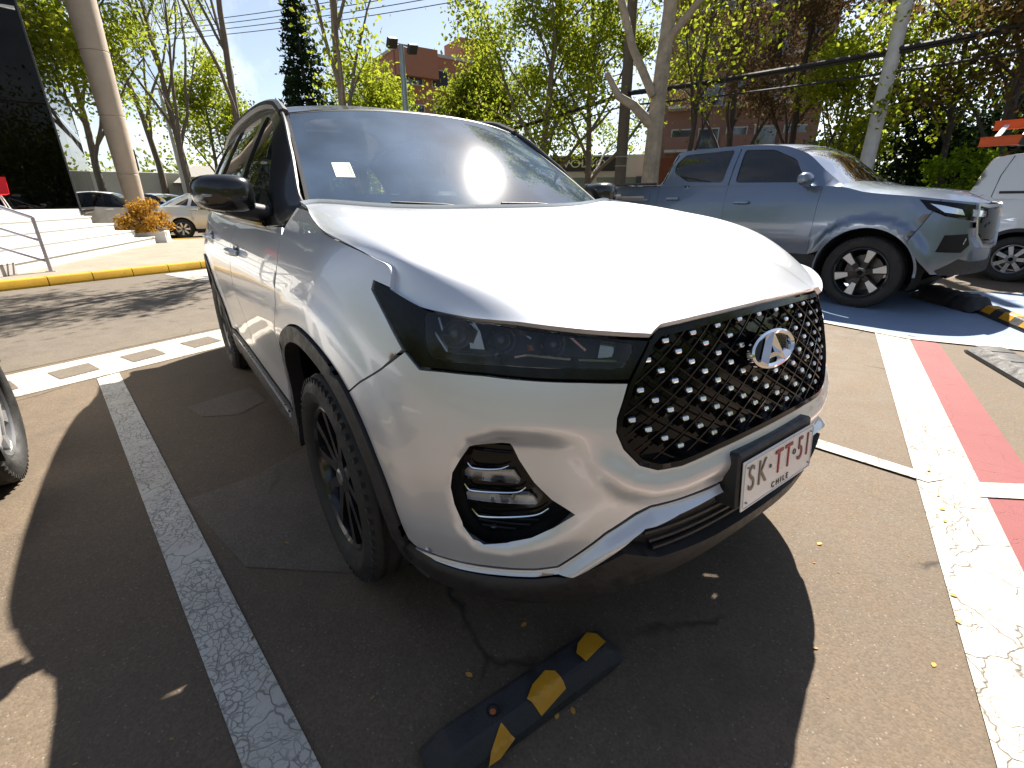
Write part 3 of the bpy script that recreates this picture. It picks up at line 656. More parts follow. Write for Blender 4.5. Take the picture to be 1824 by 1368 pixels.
# windscreen
tc = np.linspace(0, 1, 41)
def ws_pt(u, t, inset=0.):
    u = np.asarray(u, float); t = np.asarray(t, float)
    base = np.stack([-.315-.15*np.abs(u)**2.2, u*.742, 1.168+.020*np.abs(u)**2], -1); top = np.stack([-.975-.10*np.abs(u)**2.2, u*.620, 1.607-.040*np.abs(u)**2.4], -1)
    p = base+(top-base)*t[..., None]; p[..., 2] += .008*4*t*(1-t)-inset*.8; p[..., 0] += .006*4*t*(1-t)-inset*.55; return p
wsq = [(-1, -.10), (1, -.10), (1, 1), (-1, 1)]
pane_in = rounded([(-.90, .13), (.90, .13), (.905, .86), (.84, .90), (-.84, .90), (-.905, .86)], .08)
wsf = lambda u, t: ws_pt(u, t)
wsl = panel('windscreen', wsf, [(-.985, -.10), (.985, -.10), (.985, .985), (-.985, .985)], WSG, hero, .05, gap=0, skirt=0)
P_, T_ = cut(np.array([(-.985, -.10), (.985, -.10), (.985, .985), (-.985, .985)]), .05, [pane_in], 0)
surf_mesh('windscreen_border', lambda u, t: ws_pt(u, t, .006), P_, T_, mat('frit_black', (.012, .012, .02), .25), hero, 0)
P_, T_ = cut(np.array([(-1.0, -.02), (1.0, -.02), (1.0, 1.0), (-1.0, 1.0)]), .05, [np.array([(-.983, -.1), (.983, -.1), (.983, .983), (-.983, .983)])*.999], 0)
surf_mesh('windscreen_seal', lambda u, t: ws_pt(u, t, -.001), P_, T_, mat('seal', (.03, .03, .032), .5), hero, .01)
# sticker on the glass and the small mirror mount
st_p = [(-.83, .26), (-.735, .26), (-.735, .395), (-.83, .395)]
panel('windscreen_sticker', lambda u, t: ws_pt(u, t, -.0015), st_p, mat('paper_white', (.82, .84, .80), .6), hero, .03, gap=0, skirt=0)
panel('sticker_code', lambda u, t: ws_pt(u, t, -.0028), [(-.748, .28), (-.741, .28), (-.741, .375), (-.748, .375)], mat('sticker_print', (.30, .42, .25), .6), hero, .03, gap=0, skirt=0)
# pillars and side glass in one black band with cut windows
W1 = rounded([(-.66, 1.15), (-1.385, 1.165), (-1.385, 1.592), (-1.25, 1.568), (-1.10, 1.518), (-.90, 1.365)], .04)
W2 = rounded([(-1.47, 1.168), (-2.30, 1.185), (-2.17, 1.595), (-1.47, 1.60)], .04)
W3 = rounded([(-2.38, 1.20), (-2.78, 1.25), (-2.70, 1.535), (-2.27, 1.585)], .04)
xs = [-.46, -.6, -.8, -1.0, -1.2, -1.4, -1.6, -1.8, -2.0, -2.2, -2.4, -2.6, -2.8, -3.0, -3.2, -3.3]
lo = [(x, float(CAB.zb(x))+.004) for x in xs]; hi = [(x, float(CAB.ze(x))) for x in [-3.3, -3.1, -2.9, -2.7, -2.5, -2.2, -1.9, -1.6, -1.3, -1.15, -1.07, -.98, -.9, -.83, -.76, -.6, -.52, -.46, -.42]]
for side in (-1, 1):
    panel('pillar_frame', CAB.fn(side), lo+hi, BLACKPAINT, hero, .045, holes=[W1, W2, W3], flip=(side > 0), gap=0, skirt=.015, hb=.03)
    for Wn in (W1, W2, W3):
        panel('side_window', CAB.fn(side, .010), Wn, TINT, hero, .08, flip=(side > 0), gap=-.004, skirt=0)
        bt = MB().tube([(x, side*(float(CAB.yb(np.array(x)))+.004), float(CAB.zb(np.array(x)))+.012) for x in np.linspace(-.60, -2.9, 30)], .011, 6); bt.build('belt_moulding', GLOSS, hero)
    dv = MB()
    # roof rail
    rl = catmull(np.array([(-1.06, .628, 1.562), (-1.14, .620, 1.592), (-1.26, .611, 1.625), (-1.6, .600, 1.662), (-2.1, .596, 1.670), (-2.6, .594, 1.650), (-2.95, .592, 1.605), (-3.1, .59, 1.56)]), 6)
    m_ = MB(); m_.tube([(x, side*y, z) for x, y, z in rl], [.024]*len(rl), 8); m_.build('roof_rail', mat('rail_black', (.03, .03, .032), .35), hero)
    # A pillar drip seam
    es = [(x, side*(float(CAB.ye(np.array(x)))+.001), float(CAB.ze(np.array(x)))+.004) for x in np.linspace(-.47, -1.07, 16)]
    MB().tube(es, .0075, 6).build('pillar_trim', mat('trim_grey', (.10, .10, .105), .3), hero)
# roof
nx, ny = 40, 25; xr = np.linspace(0, 1, nx); G = np.zeros((nx, ny, 3))
ys = np.linspace(-1, 1, ny)
for i, t_ in enumerate(xr):
    for j, u in enumerate(ys):
        x0 = ws_pt(np.array(u), np.array(1.0)); x = x0[0]*(1-t_)+(-3.36)*t_; ze = float(CAB.ze(np.array(min(x, -1.07)))); ye = float(CAB.ye(np.array(min(x, -1.07))))
        cr = .050*(1-abs(u)**2.6); G[i, j] = (x, u*ye, ze+cr if t_ > 0 else x0[2])
        if t_ > 0:
            bl_z = x0[2]+(ze+cr-x0[2])*min(1, t_*12); G[i, j, 2] = bl_z+.004
grid_mesh('roof', G, BLACKPAINT, hero, flip=True, skirt=.02)
# rear glass, spoiler, tailgate
q = MB(); q.add([(-3.36, -.58, 1.50), (-3.36, .58, 1.50), (-3.50, .70, 1.10), (-3.50, -.70, 1.10)], [(0, 1, 2, 3)]); q.build('rear_window', TINT, hero)
MB().box((-3.40, 0, 1.545), (.22, 1.16, .03), None, .012).build('spoiler', BLACKPAINT, hero)
MB().box((-3.48, 0, 1.085), (.12, 1.5, .05), None, .02).build('tailgate_edge', SILVER, hero)
# door handles
for side in (-1, 1):
    for hx, hz in ((-1.24, .985), (-2.24, 1.005)):
        s = sx(hx)*(-side); c = SK.pt(np.array(s), np.array(hz), -.022)
        h_ = MB(); h_.tube([(hx-.085, c[1]-side*.016, hz-.003), (hx-.075, c[1]+side*.004, hz), (hx-.03, c[1]+side*.012, hz+.002), (hx+.03, c[1]+side*.012, hz+.002), (hx+.07, c[1]+side*.004, hz), (hx+.085, c[1]-side*.016, hz-.003)], [.012, .015, .016, .016, .016, .013], 10); h_.build('door_handle', SATIN, hero)
        dm = MB(); n_ = 20
        dm.add([(hx, c[1]-side*.019, hz)]+[(hx+.062*math.cos(2*math.pi*k/n_), c[1]-side*.0195, hz+.03*math.sin(2*math.pi*k/n_)) for k in range(n_)], [(0, 1+k, 1+(k+1) % n_) for k in range(n_)]); dm.build('handle_recess', mat('recess_dark', (.05, .05, .052), .4), hero)
# door mirrors
for side in (-1, 1):
    mr = empty('wing_mirror', (-.66, side*.972, 1.235), hero)
    prof = [(-.095, .62), (-.088, .82), (-.05, .97), (.0, 1.0), (.045, .97), (.075, .86), (.092, .62)]
    V = []; Fc = []; n_ = 28; rings = []
    sec = [(.078, .22, .0), (.074, .62, -.004), (.058, .86, -.01), (.030, .98, -.018), (-.010, 1.0, -.02), (-.055, .97, -.02)]   # (x, scale, ...) nose to glass
    for (xx, sc, dz) in sec:
        for k in range(n_):
            a = 2*math.pi*k/n_; c_, s_ = math.cos(a), math.sin(a); e_ = .62
            yy_ = math.copysign(abs(c_)**e_, c_)*.098*sc; zz_ = math.copysign(abs(s_)**e_, s_)*.066*sc*(1.0 if s_ > 0 else .9-.1*0)
            V.append((xx-.010*abs(yy_/.098)**2*0-max(0, side*yy_)*.35, yy_, zz_+dz*.2+(.012*(side*yy_)/.1 if s_ < 0 else 0)))
    for r_ in range(len(sec)-1):
        for k in range(n_): Fc.append((r_*n_+k, r_*n_+(k+1) % n_, (r_+1)*n_+(k+1) % n_, (r_+1)*n_+k))
    Fc.append(tuple(range(n_))); Fc.append(tuple(reversed(range((len(sec)-1)*n_, len(sec)*n_))))
    mesh('mirror_cap', V, Fc, mat('mirror_black', (.010, .010, .011), .22, 0, .4), mr, True, 50)
    mb = MB(); mb.tube([(-.01, -side*.145, -.072), (-.005, -side*.10, -.064), (0, -side*.04, -.052), (0, 0, -.04)], [.028, .030, .032, .028], 12); mb.build('mirror_arm', PLASTIC, mr)
    mb = MB(); mb.add([(.06, -side*.135, -.108), (-.17, -side*.125, -.100), (-.17, -side*.135, -.05), (-.10, -side*.150, .03), (.02, -side*.150, -.045), (.06, -side*.135, -.09)], [(0, 1, 2, 3, 4, 5)]); mb.build('mirror_base', mat('mirror_black', (.01, .01, .01)), mr)
    MB().box((.052, side*.038, -.008), (.012, .085, .009), Matrix.Rotation(-side*.42, 3, 'Z'), .003).build('turn_signal', mat('signal_lens', (.35, .35, .36), .15, .3, 1.), mr)
    MB().box((-.062, 0, 0), (.004, .17, .11), None, .001).build('mirror_glass', mat('mirror_silver', (.8, .8, .8), .02, 1.), mr)
# number plate
pl = [SK.pt(np.array(0.), np.array(.545), 0)]
pc = Vector((.962, 0, .545)); PR = Matrix.Rotation(R(-6), 3, 'Y'); WHITE = mat('plate_white', (.78, .77, .75), .35, noise=.06)
def PT(y, z, x=0.): return pc+PR @ Vector((x, y, z))
bk = MB()
def rbox(mb, c, s, bev, mi=0): mb.box(pc+PR @ Vector(c), s, PR, bev, mi)
rbox(bk, (-.034, -.004, .012), (.062, .376, .150), .006); bk.build('plate_holder', PLASTIC, hero)
plate = MB(); rbox(plate, (.003, 0, 0), (.004, .372, .136), .0015); plate = plate.build('number_plate', WHITE, hero)
RIMW = MB()
fr_ = [(-.178, -.060), (.178, -.060), (.178, .060), (-.178, .060)]
MB().tube([PT(y, z, .0055) for y, z in [(-.180, -.055), (-.175, -.062), (.175, -.062), (.180, -.055), (.180, .055), (.175, .062), (-.175, .062), (-.180, .055), (-.180, -.055)]], .0014, 6).build('plate_rim', mat('plate_rim', (.6, .58, .56), .4), plate)
def text_obj(name, body, size, M, m, parent, extrude=.001, sx_=1., align='CENTER'):
    cu = bpy.data.curves.new(name, 'FONT'); cu.body = body; cu.size = size; cu.extrude = extrude; cu.align_x = align; cu.align_y = 'CENTER'
    o = bpy.data.objects.new(name, cu); col.objects.link(o); bpy.context.view_layer.update()
    dg = bpy.context.evaluated_depsgraph_get(); me = bpy.data.meshes.new_from_object(o.evaluated_get(dg)); bpy.data.objects.remove(o)
    me.transform(Matrix.Diagonal((sx_, 1, 1, 1))); me.transform(M); return link(name, me, m, parent)
def plate_M(y, z, x=.0062):
    B = Matrix(((0, 0, 1), (1, 0, 0), (0, 1, 0)))   # text x -> +y, text y -> z, normal -> +x
    return (Matrix.Translation(PT(y, z, x)) @ (PR @ B).to_4x4())
CH1 = mat('plate_black', (.05, .045, .04), .45); CH2 = mat('plate_faded_black', (.16, .12, .08), .45); CH3 = mat('plate_red', (.30, .012, .02), .45); CH4 = mat('plate_dark_red', (.22, .03, .03), .45)
for ch, y, m_ in (('S', -.148, CH2), ('K', -.095, CH2), ('T', -.012, CH3), ('T', .040, CH3), ('5', .108, CH4), ('1', .150, CH4)):
    text_obj('plate_letter', ch, .098, plate_M(y, .012), m_, plate, .0012, .72)
text_obj('plate_dot', '·', .09, plate_M(-.054, .012), CH1, plate, .001)
text_obj('plate_emblem', 'o', .035, plate_M(.074, .018), CH1, plate, .001)
text_obj('plate_country', 'C H I L E', .024, plate_M(.005, -.047), CH1, plate, .0008)
for y in (-.166, .166):
    for z in (.048, -.048): MB().lathe([(0, .003), (.004, .002), (.005, 0)], 10, 'z').build('plate_bolt', mat('bolt', (.3, .3, .3), .4, .8), plate, loc=tuple(PT(y, z, .005)))
# cabin seen through the glass
cab = empty('interior', (0, 0, 0), hero)
G = np.array([[(x, y, 1.115-.05*((x+.55)/.35)**2*(1 if x > -.55 else 1.6)-.02*abs(y)) for y in np.linspace(-.72, .72, 13)] for x in np.linspace(-.30, -.95, 9)])
grid_mesh('dashboard', G, mat('dash_grey', (.05, .05, .055), .8, noise=.15), cab, flip=True)
MB().box((-.62, .36, 1.10), (.22, .36, .06), None, .025).build('instrument_hood', INTERIOR, cab)
sw = MB(); n_ = 40; cc = Vector((-.98, .37, 1.02)); Rw = Matrix.Rotation(R(-62), 3, 'Y')
sw.tube([cc+Rw @ Vector((.185*math.cos(2*math.pi*k/n_), .185*math.sin(2*math.pi*k/n_), 0)) for k in range(n_+1)], .015, 8); sw.tube([cc+Rw @ Vector((-.17, 0, 0)), cc+Rw @ Vector((.17, 0, 0))], .02, 6); sw.tube([cc, cc+Vector((.3, 0, -.1))], .03, 6); sw.build('steering_wheel', INTERIOR, cab)
for y in (-.37, .37):
    MB().box((-1.62, y, .93), (.16, .50, .68), Matrix.Rotation(R(-14), 3, 'Y'), .06).build('seat_back', INTERIOR, cab); MB().box((-1.72, y, 1.38), (.10, .26, .17), Matrix.Rotation(R(-10), 3, 'Y'), .045).build('head_rest', INTERIOR, cab)
    MB().box((-1.35, y, .60), (.55, .5, .16), None, .05).build('seat_cushion', INTERIOR, cab)
MB().box((-2.45, 0, .95), (.18, 1.2, .62), Matrix.Rotation(R(-14), 3, 'Y'), .06).build('rear_seat', INTERIOR, cab)
MB().box((-.88, 0, 1.50), (.03, .24, .07), None, .02).build('rear_view_mirror', INTERIOR, cab)
# wipers
for y0, y1 in ((-.10, -.62), (.55, .02)):
    p = [ws_pt(np.array(y), np.array(t_), -.012) for y, t_ in ((y0, -.02), (y0*.5+y1*.5, .02), (y1, .03))]
    MB().tube([Vector(q_) for q_ in p], .007, 6).build('wiper', PLASTIC, hero)
for x in (0., -2.67):
    for side in (-1, 1): make_wheel(hero, (x, side*.80, .352), side, .352, .245, .225, HERO_W)
# ------------------------------------------------------------------ the other vehicles
def make_car(sp, loc, rz, paint):
    root = empty(sp['name'], loc, None, rz)
    xf, xr, hw = sp['xf'], sp['xr'], sp['hw']; ln = xf-xr; k = sp.get('sq', 1.)
    plan = [(xf, 0), (xf-.01, .25*hw), (xf-.05, .5*hw), (xf-.13, .72*hw), (xf-.27, .9*hw), (xf-.48, .985*hw), (xf-.75, hw)]+[(xf-.75-(ln-1.25)*t, hw) for t in (.2, .4, .6, .8)]
    plan += [(xr+.5, hw), (xr+.25, .97*hw), (xr+.08, .88*hw), (xr+.01, .6*hw), (xr, .3*hw), (xr, 0)]
    zm = sp['zt'](np.array(0.)); D0 = sp.get('D'); zk = [.12, .22, .34, .48, .62, .76, .9, 1.02, 1.14, 1.26, 1.4, 1.6]
    front = [.16, .06, .02, .0, .005, .02, .035, .05, .075, .11, .16, .24]; side = [.10, .06, .035, .02, .01, .0, .0, .008, .02, .045, .085, .14]
    q = Skin(plan, [0, .9, 1.5, 2.5, ln*.9, ln+.6], zk, [front, front, side, side, side, front]); axs = sp['axles']; ro = sp['arch']
    ca = sp['R']+.015
    def bump(s, z):
        x = np.interp(np.abs(s), q.sl, q.c[:, 0]); r = np.minimum(*[np.hypot(x-a, z-ca) for a in axs])
        return -sp.get('flare', .015)*(1-sstep(ro+.05, ro+.13, r))*sstep(.85, 1.05, np.abs(s))
    q.sculpt = [bump]
    sxx = lambda x: float(q.s_at_x(np.array(x)))
    X = lambda pts: [(sxx(a), b) for a, b in pts]
    zt = lambda x: float(sp['zt'](np.array(x)))
    pn = sp.get('h', .08)
    def both_(name, poly, m, inset=0., h=pn, **kw):
        out = []
        for g in (1, -1): out.append(panel(name, lambda s, z: q.pt(s, z, inset), [(a*g, b) for a, b in poly], m, root, h, flip=True, **kw))
        return out
    zs = sp['sill']; dx = sp['doors']; arc0 = arc_pts(axs[0], ca, ro, 180, 0, 24); arc1 = arc_pts(axs[1], ca, ro, 180, 0, 24)
    arc0 = [p for p in arc0 if p[1] > zs]; arc1 = [p for p in arc1 if p[1] > zs]
    sA = min(sxx(axs[0]+ro+.02), 1.3)
    # bumper + fender share one skin; the nose is one piece round the front
    xs_ = np.linspace(xf-.02, dx[0], 30); top = [(sxx(x), zt(x)) for x in xs_]; s_f = sxx(xf-.30)
    nose_top = [(s_f*t, sp['zn']+(zt(xf-.30)-sp['zn'])*t**2) for t in np.linspace(0, 1, 8)]
    zb = sp.get('zb', .26)
    nose_r = nose_top+[(sxx(axs[0]+ro*.72), ca+ro*.70)]+[(sxx(a), b) for a, b in arc0 if a > axs[0]+ro*.74]+[(sxx(axs[0]+ro), zs), (sxx(xf-.25), zb), (0, zb)]
    nose = nose_r+[(-a, b) for a, b in nose_r[::-1]][1:-1]
    panel('front_bumper', lambda s, z: q.pt(s, z, 0.), nose, paint, root, pn*.7, flip=True)
    fend = [(s_f+.004, nose_top[-1][1])]+[t for t in top if t[0] > s_f+.02]+[(sxx(dx[0]), zs)]+[(sxx(a), b) for a, b in arc0 if a < axs[0]+ro*.74]+[(sxx(axs[0]+ro*.72)+.004, ca+ro*.70)]
    both_('front_fender', fend, paint)
    for i in range(len(dx)-1):
        a, b = dx[i], dx[i+1]; xx = np.linspace(a, b, 12); p = [(sxx(x), zt(x)) for x in xx]
        low = [(x, z) for x, z in [(b, zs), (a, zs)]]
        dp = p+X(low)
        if b < axs[1]+ro+.02:  # the arch bites into the door
            ins = [pt for pt in arc1 if b < pt[0] < a and pt[0] > axs[1]]
            dp = p+[(sxx(b), max(zs, ca+math.sqrt(max(0, ro*ro-(b-axs[1])**2))))]+[(sxx(u), w_) for u, w_ in ins]+X([(min(a, axs[1]+ro+.01), zs), (a, zs)])
        both_(sp.get('door_names', ['front_door', 'rear_door'])[i], dp, paint)
    b = dx[-1]; xx = np.linspace(b, xr+.004, 24); p = [(sxx(x), zt(x)) for x in xx]
    rear = p+[(q.L-.003, zt(xr)), (q.L-.003, .38), (sxx(axs[1]-ro), zs)]+[(sxx(u), w_) for u, w_ in arc1 if u < max(b, axs[1]-ro) or True and u < b][::1]
    ar = [(sxx(u), w_) for u, w_ in arc1 if u < b]; rear = p+[(q.L-.003, zt(xr)), (q.L-.003, .40), (sxx(axs[1]-ro)+.02, zs)]+ar+[(sxx(b), max(zs, ca+math.sqrt(max(0, ro*ro-(b-axs[1])**2)) if abs(b-axs[1]) < ro else zs))]
    both_(sp.get('rear_name', 'rear_quarter'), rear, paint)
    if sp.get('cladding', True):
        for a in axs: both_('wheel_arch_trim', X(arc_pts(a, ca, ro+(.035 if sp.get('trim') else .004), -2, 182, 30)+arc_pts(a, ca, ro-.02, 182, -2, 30)), PLASTIC if sp.get('trim') else paint, -.008, .06, skirt=.05)
    both_('sill', X([(axs[0]-ro, zs+.004), (axs[1]+ro, zs+.004), (axs[1]+ro, zs-.14), (axs[0]-ro, zs-.14)]), PLASTIC, .012, .1)
    # dark core
    core = [(s, zb+.02) for s in np.linspace(-q.L+.02, q.L-.02, 60)]; core += [(s, max(.5, (zt(max(xr, np.interp(abs(s), q.sl, q.c[:, 0]))) if abs(s) > s_f else sp['zn'])-.03)) for s in np.linspace(q.L-.02, -q.L+.02, 80)]
    hs = [[(g*s, z) for s, z in X(arc_pts(a, ca, ro+.01, -20, 200, 24))] for a in axs for g in (1, -1)]
    P_, T_ = cut(np.array(core), .12, [np.array(u) for u in hs]); surf_mesh('inner_shell', lambda s, z: q.pt(s, z, .04), P_, T_, DARK, root, 0, True)
    for a in axs:
        for g in (1, -1):
            m_ = MB(); t = np.linspace(R(-20), R(200), 24); n_ = len(t); yo = g*(hw-.05); yi = g*(hw-.40); r_ = ro-.01
            m_.add([(a+r_*math.cos(u), yo, ca+r_*math.sin(u)) for u in t]+[(a+r_*math.cos(u), yi, ca+r_*math.sin(u)) for u in t]+[(a, yi, ca)], [(i, i+1, n_+i+1, n_+i) for i in range(n_-1)]+[(2*n_, n_+i, n_+i+1) for i in range(n_-1)]); m_.build('wheel_liner', DARK, root)
    MB().box(((xf+xr)/2, 0, .27), (ln-.9, hw*1.5, .06)).build('underbody', DARK, root, smooth=False)
    # bonnet and rear deck: rows across at equal x
    def deck(name, x0, x1, crown, m, n=16, lip=0.):
        G = []
        for x in np.linspace(x0, x1, n):
            s = sxx(x); Rp = q.pt(np.array(s), np.array(zt(x) if s > s_f else sp['zn']+(zt(xf-.30)-sp['zn'])*(s/s_f)**2)); u = np.linspace(-1, 1, 17)
            c = crown*(.25+.75*min(1, abs(x-x0)/.25)) if lip else crown
            G.append(np.stack([np.full(17, Rp[0]), u*abs(Rp[1]), Rp[2]+c*(1-np.abs(u)**3)], 1))
        return grid_mesh(name, np.array(G), m, root, flip=True, skirt=.01)
    cx = sp['cowl']; deck('bonnet', xf-.012, cx, sp['hcrown'], paint, lip=1)
    if sp.get('deck'): deck('boot_lid' if not sp.get('bed') else 'bed_cover', sp['deck'], xr+.012, sp.get('dcrown', .03), paint if not sp.get('bed') else DARK)
    C_ = Cabin(sp['belt'], sp['edge']); e0, e1 = sp['edge'][0][0], sp['edge'][-1][0]
    xs = [x for x in np.linspace(e0, e1, 26)]; xh = sorted(set(list(np.linspace(e1, e0, 40))+[e[0] for e in sp['edge']]))
    pf = [(x, float(C_.zb(np.array(x)))-.004) for x in xs]+[(x, float(C_.ze(np.array(x)))) for x in xh]
    for sd in (-1, 1):
        panel('cabin_side', C_.fn(sd), pf, sp.get('frame', paint), root, pn*1.5, holes=[rounded(w_, .05) for w_ in sp['win']], flip=(sd > 0), gap=0, skirt=.03)
        for w_ in sp['win']: panel('side_window', C_.fn(sd, .012), rounded(w_, .05), sp.get('glass', TINT), root, .3, flip=(sd > 0), gap=-.006, skirt=0)
        for w_ in sp.get('vlines', []):
            MB().tube([(x, sd*(float(C_.y(np.array(x), np.array(z)))+.001), z) for x, z in w_], .006, 4).build('door_gap', DARK, root)
    # roof, windscreen, rear glass
    ra, rb_ = sp['roof']
    G = np.array([[(x-sp.get('rbow', .10)*(1-abs(u)**2)*((-1 if x > (ra+rb_)/2 else 1)*max(0, 1-min(abs(x-ra), abs(x-rb_))/.4)), u*float(C_.ye(np.array(x))), float(C_.ze(np.array(x)))+sp['rcrown']*(1-abs(u)**2.5)) for u in np.linspace(-1, 1, 17)] for x in np.linspace(ra, rb_, 26)])
    grid_mesh('roof', G, sp.get('roofm', paint), root, flip=True, skirt=.02)
    def screen(name, xa, xb, zc0, bow0, row, m):
        """from the edge curve at xa (bottom) to roof row"""
        top = G[row]; n_ = 17; u = np.linspace(-1, 1, n_); y0 = float(C_.ye(np.array(xa))); z0 = float(C_.ze(np.array(xa)))
        bot = np.stack([xa+bow0*(1-u**2), u*y0, np.full(n_, z0)+zc0*(1-u**2)], 1)
        xq = np.linspace(0, 1, 9)[:, None, None]; H = bot[None]*(1-xq)+top[None]*xq
        for i, t in enumerate(np.linspace(0, 1, 9)):   # follow the pillar edge
            xe = xa*(1-t)+xb*t; ye, ze = float(C_.ye(np.array(xe))), float(C_.ze(np.array(xe))); H[i, :, 2] += (ze-H[i, 0, 2]); H[i, :, 1] *= ye/max(1e-3, abs(H[i, 0, 1]))
        return grid_mesh(name, H, m, root, flip=(bow0 < 0))
    screen('windscreen', e0, ra, .0, sp.get('bow', .16), 0, sp.get('wsg', WSG)); screen('rear_window' if not sp.get('panelback') else 'rear_panel', e1, rb_, .0, -sp.get('bowr', .10), -1, TINT if not sp.get('panelback') else paint)
    for (x, sd) in [(x, sd) for x in axs for sd in (-1, 1)]:
        make_wheel(root, (x, sd*(hw-.125), sp['R']), sd, sp['R'], sp['rim'], .22, sp['wheel'])
    for sd in (-1, 1):
        mx, mz = sp['mirror']; m_ = MB(); m_.tube([(mx+.01, sd*(hw+.07+o_), mz) for o_ in (-.115, -.11, -.09, -.04, .03, .08, .105, .112)], [.02, .05, .068, .076, .076, .066, .045, .01], 14); m_.box((mx-.01, sd*(hw-.06), mz-.07), (.07, .16, .04), None, .015); m_.build('wing_mirror', sp.get('mirrorm', paint), root)
        for hx, hz in sp['handles']:
            yy = abs(q.pt(np.array(sxx(hx)), np.array(hz))[1]); MB().box((hx, sd*(yy+.014), hz), (.23, .035, .045), None, .015).build('door_handle', sp.get('handlem', paint), root)
    if sp['name'] == 'parked_car':
        zn = sp['zn']; lens_m = mat('lamp_clear', (.50, .52, .54), .12, .5, 1.)
        for hl_ in both_('headlight', [(.46, zn-.06), (.92, zn-.025), (1.02, zn-.04), (.98, zn-.13), (.50, zn-.15)], GLOSS, -.003, .05, skirt=.01): pass
        both_('headlight_lamp', [(.56, zn-.075), (.86, zn-.05), (.88, zn-.105), (.58, zn-.125)], lens_m, -.008, .05, skirt=.006)
        both_('tail_light', [(q.L-.45, zt(xr)-.06), (q.L-.86, zt(xr)-.05), (q.L-.82, zt(xr)-.22), (q.L-.45, zt(xr)-.18)], mat('red_lamp', (.25, .008, .006)), -.005, .06, skirt=.01)
        gr_ = [(0, zn-.09), (.42, zn-.08), (.38, zn-.18), (0, zn-.20)]; lo_ = [(0, zn-.30), (.62, zn-.28), (.54, zn-.42), (0, zn-.44)]
        for nm_, g_ in (('grille', gr_), ('lower_grille', lo_)): panel(nm_, lambda s, z: q.pt(s, z, -.003), g_+[(-a, b) for a, b in g_[::-1]][1:-1], GLOSS, root, .08, flip=True, skirt=.01)
    for nm, poly, m, ins in sp.get('patches', []): both_(nm, poly(sxx) if callable(poly) else poly, m, ins, .05, skirt=.02)
    return root, q, sxx, both_, C_
PCH = lambda pts: pchip([p[0] for p in pts[::-1]], np.array([p[1] for p in pts[::-1]], float))
# grey-blue pickup on the blue bay
PKP = mat('slate_blue_paint', (.155, .20, .285), .28, .6, 1., .02)
pk_sp = dict(name='pickup_truck', xf=.86, xr=-4.25, hw=.96, axles=(0., -3.18), arch=.50, R=.40, rim=.275, sill=.56, zb=.44, zn=1.14, wheel=PICK_W, h=.05, flare=.03, trim=False,
    zt=PCH([(1.0, 1.14), (.78, 1.165), (.34, 1.215), (-.14, 1.265), (-.42, 1.33), (-.7, 1.345), (-1.75, 1.37), (-2.92, 1.40), (-2.985, 1.395), (-4.25, 1.43)]), doors=(-.60, -1.80, -2.93), cowl=-.42, hcrown=.085, rear_name='bed_side', deck=-3.0, bed=True, dcrown=-.25,
    belt=[(-.40, .86, 1.325), (-.75, .885, 1.342), (-1.75, .893, 1.37), (-2.97, .89, 1.40)], edge=[(-.42, .80, 1.345), (-.66, .735, 1.51), (-.96, .685, 1.73), (-1.30, .672, 1.835), (-1.85, .668, 1.872), (-2.5, .668, 1.872), (-2.80, .672, 1.845), (-2.90, .70, 1.66), (-2.98, .78, 1.42)],
    win=[[(-.82, 1.385), (-1.71, 1.405), (-1.735, 1.815), (-1.34, 1.79), (-1.02, 1.655)], [(-1.90, 1.41), (-2.46, 1.435), (-2.74, 1.57), (-2.76, 1.70), (-2.64, 1.812), (-1.885, 1.825)]], vlines=[[(-1.80, 1.38), (-1.80, 1.6), (-1.80, 1.83)], [(-2.88, 1.42), (-2.84, 1.62), (-2.78, 1.82)]],
    roof=(-1.10, -2.80), rcrown=.035, mirror=(-.76, 1.415), handles=((-1.55, 1.155), (-2.65, 1.205)), glass=glass('dark_tint', (.03, .035, .05), .02), bow=.2)
pk, pq, psx, pboth, pC = make_car(pk_sp, (-.68, 6.21, 0), 0, PKP)
tag(pk, 'slate blue double cab pickup truck parked on the blue bay beyond the silver car', 'pickup')
PX = lambda pts: [(psx(a), b) for a, b in pts]
for g in (1, -1):
    def pp(name, poly, m, ins, parent=pk, h=.04, **kw): return panel(name, lambda s, z: pq.pt(s, z, ins), [(a*g, b) for a, b in poly], m, parent, h, flip=True, **kw)
    hl = pp('headlight', PX([(.36, 1.19), (.60, 1.165), (.80, 1.13)])+[(.50, 1.09), (.52, .975)]+PX([(.76, .985), (.62, 1.02), (.46, 1.09)]), GLOSS, -.004, h=.03)
    pp('lamp_reflector', PX([(.46, 1.15), (.58, 1.13), (.72, 1.09), (.74, 1.03), (.60, 1.06)]), CHROME, -.010, hl, .02, skirt=.006); pp('lamp_reflector', PX([(.78, 1.09), (.84, 1.07), (.84, 1.01), (.78, 1.02)]), CHROME, -.010, hl, .02, skirt=.006)
    pp('fog_light_bay', PX([(.60, .67), (.64, .84), (.78, .85)])+[(.55, .82), (.50, .74)]+PX([(.76, .66)]), DARK, -.003, h=.03)
    pp('daytime_lamp', [(.60, .74), (.57, .81), (.59, .81), (.62, .75)], CHROME, -.008, h=.02, skirt=.004)
    pp('bumper_skid', [(0, .43), (.5, .43), (.80, .43), (.86, .48), (.62, .60), (.4, .56), (0, .56)], PLASTIC, -.006)
gq = [(0, 1.11), (.30, 1.10), (.47, 1.12), (.49, 1.0), (.44, .84), (.30, .74), (0, .72)]
panel('grille', lambda s, z: pq.pt(s, z, -.008), gq+[(-a, b) for a, b in gq[::-1]][1:-1], GLOSS, pk, .05, flip=True)
gf = shrink(resample(np.array(gq+[(-a, b) for a, b in gq[::-1]][1:-1]), .05), -.035)
